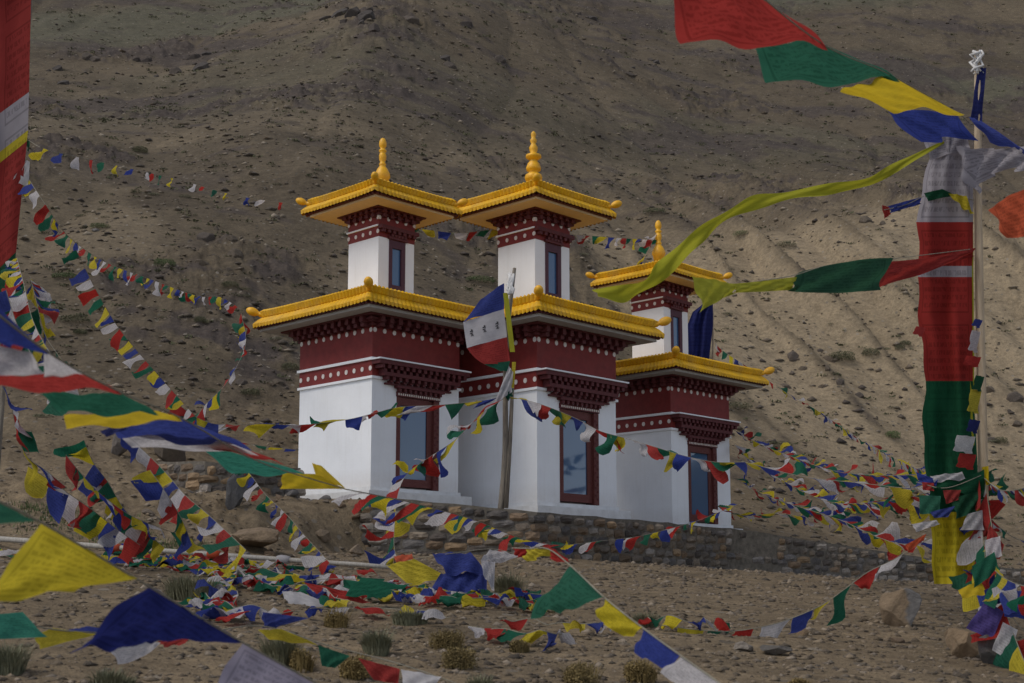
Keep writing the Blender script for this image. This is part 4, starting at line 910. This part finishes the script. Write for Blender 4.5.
# ------------------------------------------------------------------ boulders and loose stones
def rock_mesh(name, seed, sub=3, flat=.7, mat='stone', tint=(.2,.16,.12), tint2=None):
    rnd = random.Random(seed); bm = bmesh.new(); bmesh.ops.create_icosphere(bm, subdivisions=sub, radius=1)
    pl = [(Vector((rnd.gauss(0,1), rnd.gauss(0,1), rnd.gauss(0,.8))).normalized(), rnd.uniform(.50, .74)) for _ in range(14)]
    for v in bm.verts:
        p = v.co.copy()
        for n_, d in pl:
            k = p.dot(n_)
            if k > d: p -= n_*(k-d)*.95
        q = float(perlin(np.array([p.x*2.3+seed]), np.array([p.y*2.3+p.z*1.9]), seed)[0]); p *= 1 + .10*q; v.co = (p.x, p.y, p.z*flat)
    vs_ = [v.co.copy() for v in bm.verts]; fs_ = [[v.index for v in f.verts] for f in bm.faces]; bm.free()
    ts = [tint2 if (tint2 and v.x > .18 + .1*math.sin(v.z*5)) else tint for v in vs_]
    return vs_, fs_, ts
def boulder(label, px, py, wpx, hpx, seed, tint, tint2=None, group='boulders on the gravel', sub=4):
    g = G(px, py); k = wpx*g.y/1300/2; vs_, fs_, ts = rock_mesh('boulder', seed, sub, 1.0, tint=tint, tint2=tint2); hz = hpx*g.y/1300/2
    o_ = mesh_obj('boulder', [(v.x*k, v.y*k*.8, v.z*hz*1.1 + hz*.75) for v in vs_], fs_, M['stone'], None, False, tint=ts)
    o_.location = g; o_.rotation_euler = (0, 0, 0); tag(o_, label, 'boulder', group); return o_
boulder('two-toned boulder, brown on the left and grey on the right, before the wall', 900, 626, 52, 42, 3, (.235,.175,.115), (.18,.175,.175))
boulder('brown angular rock jammed against the foot of the banner pole', 966, 658, 50, 36, 8, (.26,.19,.12))
boulder('dark grey rock right beside the foot of the banner pole', 990, 664, 36, 30, 12, (.11,.10,.095))
boulder('broad flat brown boulder on the bank left of the stone wall', 255, 548, 74, 22, 17, (.25,.185,.12))
boulder('upright grey slab leaning on the dry stone wall', 236, 506, 32, 40, 19, (.10,.10,.105))
boulder('small brown rock on the bank below the leftmost shrine', 322, 540, 22, 13, 23, (.22,.17,.12))
boulder('pale lump of rock at the corner of the stone wall', 356, 556, 18, 14, 25, (.24,.19,.14))
boulder('dark low rock on the near gravel right of the flags', 776, 655, 34, 13, 31, (.13,.12,.11))
boulder('pale low stone on the near gravel right of the flags', 745, 651, 26, 10, 33, (.26,.23,.20))
boulder('dark outcrop block behind the big streaming flags', 168, 462, 44, 34, 37, (.14,.115,.09))
boulder('grey lump half hidden by the flags on the left bank', 118, 456, 22, 26, 41, (.16,.14,.125))
proto = [rock_mesh('r', 100+i, 2, random.uniform(.5, .8), tint=random.choice(STONE_T)) for i in range(6)]
pm = []
for i, (v, f, t_) in enumerate(proto):
    o_ = mesh_obj('rock', v, f, M['stone'], None, False, tint=t_); pm.append(o_)
def put(src, first, loc, sc, rz):
    o_ = src if first else src.copy()
    if not first: COL.objects.link(o_)
    o_.location = loc; o_.scale = sc; o_.rotation_euler = (random.uniform(-.3,.3), random.uniform(-.3,.3), rz); return o_
used = set(); cnt = 0
def frustum_point(y0, y1, xl=-22.5, xr=22.5, lo=None):
    az = R(random.uniform(xl, xr)); d = math.exp(random.uniform(math.log(y0), math.log(y1))); return d*math.tan(az), d
while cnt < 90:
    if cnt < 60: x, y = random.uniform(-9.5, -3.6), random.uniform(27, 35)
    else: x, y = frustum_point(9, 62)
    if y > np.interp(x, WALLX, WALLY)-.8 and y < 46 and x > -3.6: continue
    i = random.randrange(6); k = random.uniform(.05, .20) if cnt < 60 else random.uniform(.03, .008*y**.8+.04)
    o_ = put(pm[i], i not in used, (x, y, Hs(x, y)+k*.12), (k*1.25, k, k*.85), random.uniform(0, 6.28)); used.add(i)
    tag(o_, 'stone lying loose on the bare slope', 'rock', 'loose stones on the slope'); cnt += 1
dk = []
for i in range(5):
    v, f, t_ = rock_mesh('r', 160+i, 3, random.uniform(.6, .9), tint=[(.085,.07,.062),(.11,.09,.075),(.07,.06,.055),(.15,.12,.09),(.13,.105,.08)][i]); dk.append(mesh_obj('rock', v, f, M['stone'], None, False, tint=t_))
dused = set()
for (px, py, wx, hy, n_, kmax, browns) in [(160,62,70,16,20,1.3,0),(345,18,40,14,14,1.5,0),(455,22,60,10,10,1.3,0),(575,20,50,8,8,1.4,0),(745,30,60,12,12,1.6,0),(610,62,70,12,10,1.3,0),(215,245,60,24,16,.8,1),(275,385,40,20,12,.6,1),(800,365,60,24,20,.8,1),(838,388,40,14,12,.7,1),(1005,420,30,40,16,.8,1),(455,60,60,14,8,1.1,0),(60,70,40,14,6,1.1,0),(860,225,60,10,8,.8,1),(120,380,60,18,10,.45,1)]:
    for q in range(n_ if not browns else n_//2):
        g = G(px + random.gauss(0, .45)*wx, py + random.gauss(0, .45)*hy); k = kmax*.62*random.uniform(.2, 1.0)**1.5; i = random.choice((3, 4, 1)) if browns else random.randrange(3)
        o_ = put(dk[i], i not in dused, (g.x, g.y, g.z - .15*k), (k*random.uniform(.9, 1.6), k, k*random.uniform(.8, 1.5)), random.uniform(-.5, .5)); dused.add(i)
        tag(o_, 'angular rock in an outcrop on the mountainside', 'rock', 'rocks of the outcrops on the mountainside')
def scatter_stones(name, n, ymin, ymax, smin, smax, seed, tints):
    rnd = np.random.default_rng(seed); az = np.radians(rnd.uniform(-25, 25, n)); d = np.exp(rnd.uniform(math.log(ymin), math.log(ymax), n))
    X = d*np.tan(az); Y = d; yw = np.interp(X, WALLX, WALLY)
    keep = ~((X > -3.6) & (Y > yw-.1) & (Y < yw+12) & (X < 9)); X, Y = X[keep], Y[keep]; Z = H(X, Y); n = len(X)
    base = np.array([(1,0,0),(0,1,0),(-1,0,0),(0,-1,0),(.1,.1,.9),(0,0,-.6)]); bf = np.array([(0,1,4),(1,2,4),(2,3,4),(3,0,4),(1,0,5),(2,1,5),(3,2,5),(0,3,5)])
    sz = smin*(smax/smin)**(rnd.random(n)**3.0)*(.35+.65*np.clip(Y/22, 0, 3)); v = base[None]*(1+rnd.uniform(-.35, .35, (n, 6, 3))) + rnd.uniform(-.2, .2, (n, 6, 3))
    th = rnd.uniform(0, 6.28, n); c, s_ = np.cos(th)[:, None], np.sin(th)[:, None]
    vx = (v[..., 0]*c - v[..., 1]*s_)*sz[:, None]*1.2 + X[:, None]; vy = (v[..., 0]*s_ + v[..., 1]*c)*sz[:, None] + Y[:, None]; vz = v[..., 2]*sz[:, None]*.7 + Z[:, None]
    verts = np.stack([vx, vy, vz], -1).reshape(-1, 3); faces = (bf[None] + (np.arange(n)*6)[:, None, None]).reshape(-1, 3)
    ti = np.array(tints)[rnd.integers(0, len(tints), n)]*rnd.uniform(.7, 1.25, (n, 1)); t_ = np.repeat(ti, 6, axis=0)
    me = bpy.data.meshes.new(name); me.vertices.add(len(verts)); me.vertices.foreach_set('co', verts.astype(np.float32).ravel())
    me.loops.add(faces.size); me.loops.foreach_set('vertex_index', faces.astype(np.int32).ravel()); me.polygons.add(len(faces)); me.polygons.foreach_set('loop_start', np.arange(0, faces.size, 3, dtype=np.int32)); me.update(calc_edges=True)
    a = me.attributes.new('tint', 'FLOAT_COLOR', 'POINT'); a.data.foreach_set('color', np.concatenate([t_, np.ones((len(t_), 1))], 1).astype(np.float32).ravel())
    me.materials.append(M['stone']); o_ = bpy.data.objects.new(name, me); COL.objects.link(o_); tag(o_, 'scattered gravel and broken stones on the slope', 'gravel', kind='stuff'); return o_
GT = [(.20,.155,.105),(.155,.12,.083),(.25,.198,.138),(.11,.088,.065),(.30,.25,.195),(.17,.14,.11)]
scatter_stones('gravel', 60000, 6, 46, .007, .08, 5, GT)
scatter_stones('scree', 16000, 44, 240, .03, .12, 6, [(.15,.12,.09),(.11,.09,.07),(.20,.165,.125),(.075,.06,.05),(.26,.22,.17)])

# ------------------------------------------------------------------ plants
def tuft_mesh(seed, n, h, r, lean=.5, w_=.012, kind='blade'):
    rnd = random.Random(seed); vs_ = []; fs_ = []
    for i in range(n):
        a = rnd.uniform(0, 6.28); q = r*math.sqrt(rnd.random())*.75; bx, by = q*math.cos(a), q*math.sin(a)
        if kind == 'blade':
            hh = h*rnd.uniform(.5, 1.05)*(1-.35*(q/r)**2); a2 = a + rnd.uniform(-.8, .8); L = lean*rnd.uniform(.2, 1)*hh*(.3+q/r)
            dx, dy = math.cos(a2)*L, math.sin(a2)*L; px_, py_ = -math.sin(a2)*w_, math.cos(a2)*w_; n0 = len(vs_)
            vs_ += [(bx-px_, by-py_, -.03), (bx+px_, by+py_, -.03), (bx+dx*.4+px_*.8, by+dy*.4+py_*.8, hh*.6), (bx+dx*.4-px_*.8, by+dy*.4-py_*.8, hh*.6), (bx+dx, by+dy, hh)]
            fs_ += [(n0, n0+1, n0+2, n0+3), (n0+3, n0+2, n0+4)]
        else:
            zz = h*rnd.random()**.8*math.sqrt(max(0, 1-(q/r)**2)); s_ = w_*rnd.uniform(.6, 1.5); t1 = Vector((rnd.gauss(0,1), rnd.gauss(0,1), rnd.gauss(0,1))).normalized(); t2 = t1.orthogonal().normalized(); c = Vector((bx*1.3, by*1.3, zz)); n0 = len(vs_)
            vs_ += [c-t1*s_, c+t2*s_*.6, c+t1*s_, c-t2*s_*.6]; fs_.append((n0, n0+1, n0+2, n0+3))
    return vs_, fs_
def near_bush(label, px, py, wpx, hpx, mat, seed, kind='blade'):
    g = G(px, py); k = g.y/1300; rnd = random.Random(seed); hh, rr = hpx*k, wpx*k*.5; V_ = []; F_ = []
    for q in range(6 if kind == 'leaf' else 4):
        a = rnd.uniform(0, 6.28); d = rr*.55*math.sqrt(rnd.random()); sc = rnd.uniform(.5, 1.0)
        if kind == 'leaf': v, f = tuft_mesh(seed*10+q, 420, hh*sc, rr*.6*sc, .5, .0085, 'leaf')
        else: v, f = tuft_mesh(seed*10+q, 330, hh*1.1*sc, rr*.62, .95, .0022+.0002*g.y, 'blade')
        n0 = len(V_); V_ += [(p[0]+d*math.cos(a), p[1]+d*math.sin(a), p[2]) for p in v]; F_ += [tuple(i+n0 for i in ff) for ff in f]
    v, f = tuft_mesh(seed*10+9, 110, hh*1.15, rr*.9, 1.1, .0035, 'blade'); n0 = len(V_); V_ += list(v); F_ += [tuple(i+n0 for i in ff) for ff in f]
    o_ = mesh_obj('bush', V_, F_, M[mat]); o_.location = g; tag(o_, label, 'bush', 'low bushes among the flags'); return o_
NB = [('grey green bush beside the blue cloth bundle, the tallest on the gravel', 511, 597, 38, 30, 'sage', 'blade'), ('grey green bush under the white string left of centre', 378, 655, 30, 29, 'sage', 'blade'),
  ('broad grassy bush just below the fallen pole', 190, 601, 62, 32, 'sage', 'blade'), ('dull bush behind the flags on the gravel, right of the red cloth', 408, 624, 36, 18, 'sage', 'blade'),
  ('dry ochre bush right of the grey bush on the near gravel', 446, 648, 48, 20, 'ochre', 'leaf'), ('low dark bush in front of the dry ochre one', 458, 668, 40, 22, 'ochre', 'leaf'),
  ('rounded ochre bush at the bottom edge left of the big blue flag', 641, 682, 40, 24, 'ochre', 'leaf'), ('rounded ochre bush at the bottom edge below the lying flags', 583, 684, 54, 24, 'ochre', 'leaf'),
  ('dark brown bush behind the red flag at the bottom', 355, 678, 40, 26, 'ochre', 'leaf'), ('grey bush behind the pale violet flag', 278, 664, 46, 34, 'sage', 'blade'),
  ('dry bush between the violet flag and the yellow strip', 303, 672, 30, 24, 'ochre', 'leaf'), ('tall dull bush at the left edge under the teal flag', 8, 674, 52, 34, 'sage', 'blade'),
  ('grey green bush at the bottom edge under the big navy flag', 112, 690, 46, 22, 'sage', 'blade'), ('brownish bush left of the stacked flags on the gravel', 338, 628, 30, 20, 'ochre', 'leaf'),
  ('small grey bush right of the flying green flag', 648, 626, 34, 16, 'sage', 'blade'), ('grey green bush at the bottom edge right of the low dark bush', 480, 690, 36, 16, 'sage', 'blade'),
  ('small ochre bush behind the lying white flag', 520, 652, 22, 12, 'ochre', 'leaf'), ('sparse ochre bush at the bottom edge near the right', 800, 690, 30, 12, 'ochre', 'leaf')]
for i, (l, px, py, a_, b_, m_, kd) in enumerate(NB): near_bush(l, px, py, a_, b_, m_, 300+i, kd)
# green grass
def grass(name, label, spots, n, h):
    vs_ = []; fs_ = []
    for (px, py, wpx, hpx) in spots:
        for i in range(n):
            a = random.uniform(0, 6.28); q = math.sqrt(random.random()); g = G(px+q*math.cos(a)*wpx/2, py+q*math.sin(a)*hpx/2) if i % 8 == 0 else g0 + Vector((random.uniform(-.3,.3), random.uniform(-.5,.5), 0))
            if i % 8 == 0: g0 = g
            hh = h*random.uniform(.5, 1.2); a2 = random.uniform(0, 6.28); n0 = len(vs_); zz = Hs(g.x, g.y)
            vs_ += [(g.x-.012*math.sin(a2), g.y+.012*math.cos(a2), zz-.02), (g.x+.012*math.sin(a2), g.y-.012*math.cos(a2), zz-.02), (g.x+math.cos(a2)*hh*.5, g.y+math.sin(a2)*hh*.5, zz+hh)]; fs_.append((n0, n0+1, n0+2))
    o_ = mesh_obj(name, vs_, fs_, M['green']); tag(o_, label, 'grass', kind='stuff')
grass('grass', 'short green grass growing behind the fallen pole', [(78,526,120,22),(40,512,70,14),(118,536,60,12),(175,548,60,8)], 520, .10)
# scrub on the mountain
hp = []
for i in range(6):
    v, f = tuft_mesh(500+i, 420, .50, .55, .5, .042, 'leaf'); hp.append(mesh_obj('scrub_bush', v, f, M['scrub' if i < 4 else 'sage'])) 
hu = set()
def hill_bush(x, y, k, flat, i, label, group):
    o_ = hp[i] if i not in hu else hp[i].copy()
    if i in hu: COL.objects.link(o_)
    hu.add(i); o_.location = (x, y, Hs(x, y)-.03); o_.scale = (k*random.uniform(1.2, 1.9), k*random.uniform(1.0, 1.6), k*flat); o_.rotation_euler = (0, 0, 0); tag(o_, label, 'shrub', group)
gpz = []
for i in range(4):
    v, f = tuft_mesh(540+i, 1300, .42, .55, .5, .026, 'leaf'); gpz.append(mesh_obj('scrub_bush', v, f, M['green' if i % 2 else 'scrub']))
gu = set()
HB = [('wide dark shrub on the slope right of the farthest shrine', 735, 409, 40, 10), ('pair of dense dark shrubs on the pale slope, the left one', 842, 362, 30, 15), ('pair of dense dark shrubs on the pale slope, the right one', 871, 359, 20, 12),
  ('low shrub at the edge of the pale slope by the flags', 786, 247, 24, 9), ('green shrub on the brown slope above the farthest shrine', 742, 238, 22, 7), ('mat of green scrub right of the middle tower', 655, 213, 28, 6),
  ('long green mat of scrub between the two left towers', 480, 283, 36, 9), ('round dark bush above the left string of flags', 140, 153, 18, 11), ('wide flat shrub low on the left slope', 75, 322, 34, 11),
  ('long green mat on the left slope near the thin pole', 66, 278, 32, 8), ('green mat of scrub under the left string of flags', 100, 229, 24, 8), ('small dark shrub beside the left steep string', 80, 334, 16, 9),
  ('shrub on the left slope level with the roof corner', 230, 287, 20, 10), ('flat shrub left of the lower yellow eaves', 185, 298, 26, 9), ('dark tuft on the slope below the left roof corner', 200, 322, 14, 10),
  ('fresh green clump on the gravel right of the wall', 860, 513, 34, 12), ('shrub just left of the banner, near its green part', 893, 438, 18, 12), ('shrub on the pale slope right of the pole', 1000, 444, 18, 11),
  ('low shrub below the strings right of the farthest shrine', 778, 446, 34, 8), ('green mat above the rock outcrop at left', 165, 265, 26, 9), ('dark shrub on the pale slope beside the red flag panel', 905, 345, 14, 8), ('shrub at the head of the pale gully', 900, 352, 12, 8),
  ('small bush under the heap of flags at left', 290, 370, 20, 12), ('shrub above the dry stone wall', 250, 395, 22, 11)]
for j, (l, px, py, a_, b_) in enumerate(HB):
    g = G(px, py); k = g.y/1300*a_/1.5; i = (1 if 'green' in l else 0) + 2*(j % 2); o_ = gpz[i] if i not in gu else gpz[i].copy()
    if i in gu: COL.objects.link(o_)
    gu.add(i); o_.location = (g.x, g.y, g.z - .03); o_.scale = (k*1.25, k*1.15, k*b_/a_*2.4); o_.rotation_euler = (0, 0, random.uniform(-.3, .3)); tag(o_, l, 'shrub', 'larger shrubs on the hillside')
c_ = 0
while c_ < 270:
    x, y = frustum_point(42, 150)
    if y < 47 and x > -5: continue
    if float(fbm(np.array([x/14]), np.array([y/10]), 3, 131)[0]) < -.12 and random.random() < .75: continue
    k = random.uniform(.16, .42)*(.7+.25*y/60); hill_bush(x, y, k, random.uniform(.45, .85), random.randrange(6), 'small dark scrub bush dotted over the mountainside', 'scrub bushes dotted over the mountainside'); c_ += 1
def scatter_scrub(n, seed):
    rnd = np.random.default_rng(seed); az = np.radians(rnd.uniform(-25, 25, n*3)); d = np.exp(rnd.uniform(math.log(46), math.log(260), n*3)); X = d*np.tan(az); Y = d
    dens = fbm(X/22, Y/15, 3, 141); keep = (dens > rnd.uniform(-.7, .35, len(X))); X, Y = X[keep][:n], Y[keep][:n]; Z = H(X, Y); vs_ = []; n = len(X)
    m_ = 18; sz = rnd.uniform(.12, .34, n)*(.6+Y/190)
    off = rnd.normal(0, 1, (n, m_, 3)); off[..., 2] = np.abs(off[..., 2])*.45; c = np.stack([X, Y, Z], -1)[:, None] + off*np.array([.62, .45, .42])*sz[:, None, None]
    t1 = rnd.normal(0, 1, (n, m_, 3)); t1 /= np.linalg.norm(t1, axis=-1, keepdims=True); t2 = np.cross(t1, rnd.normal(0, 1, (n, m_, 3))); t2 /= np.linalg.norm(t2, axis=-1, keepdims=True)
    s_ = (sz[:, None, None]*rnd.uniform(.16, .34, (n, m_, 1))); V4 = np.stack([c-t1*s_, c+t2*s_*.7, c+t1*s_, c-t2*s_*.7], 2).reshape(-1, 3)
    me = bpy.data.meshes.new('mountain_scrub'); me.vertices.add(len(V4)); me.vertices.foreach_set('co', V4.astype(np.float32).ravel()); me.loops.add(len(V4)); me.loops.foreach_set('vertex_index', np.arange(len(V4), dtype=np.int32))
    me.polygons.add(len(V4)//4); me.polygons.foreach_set('loop_start', np.arange(0, len(V4), 4, dtype=np.int32)); me.update(calc_edges=True); me.materials.append(M['scrub'])
    o_ = bpy.data.objects.new('mountain_scrub', me); COL.objects.link(o_); tag(o_, 'tiny scrub tufts covering the far mountainside', 'scrub', kind='stuff')
scatter_scrub(2600, 9)
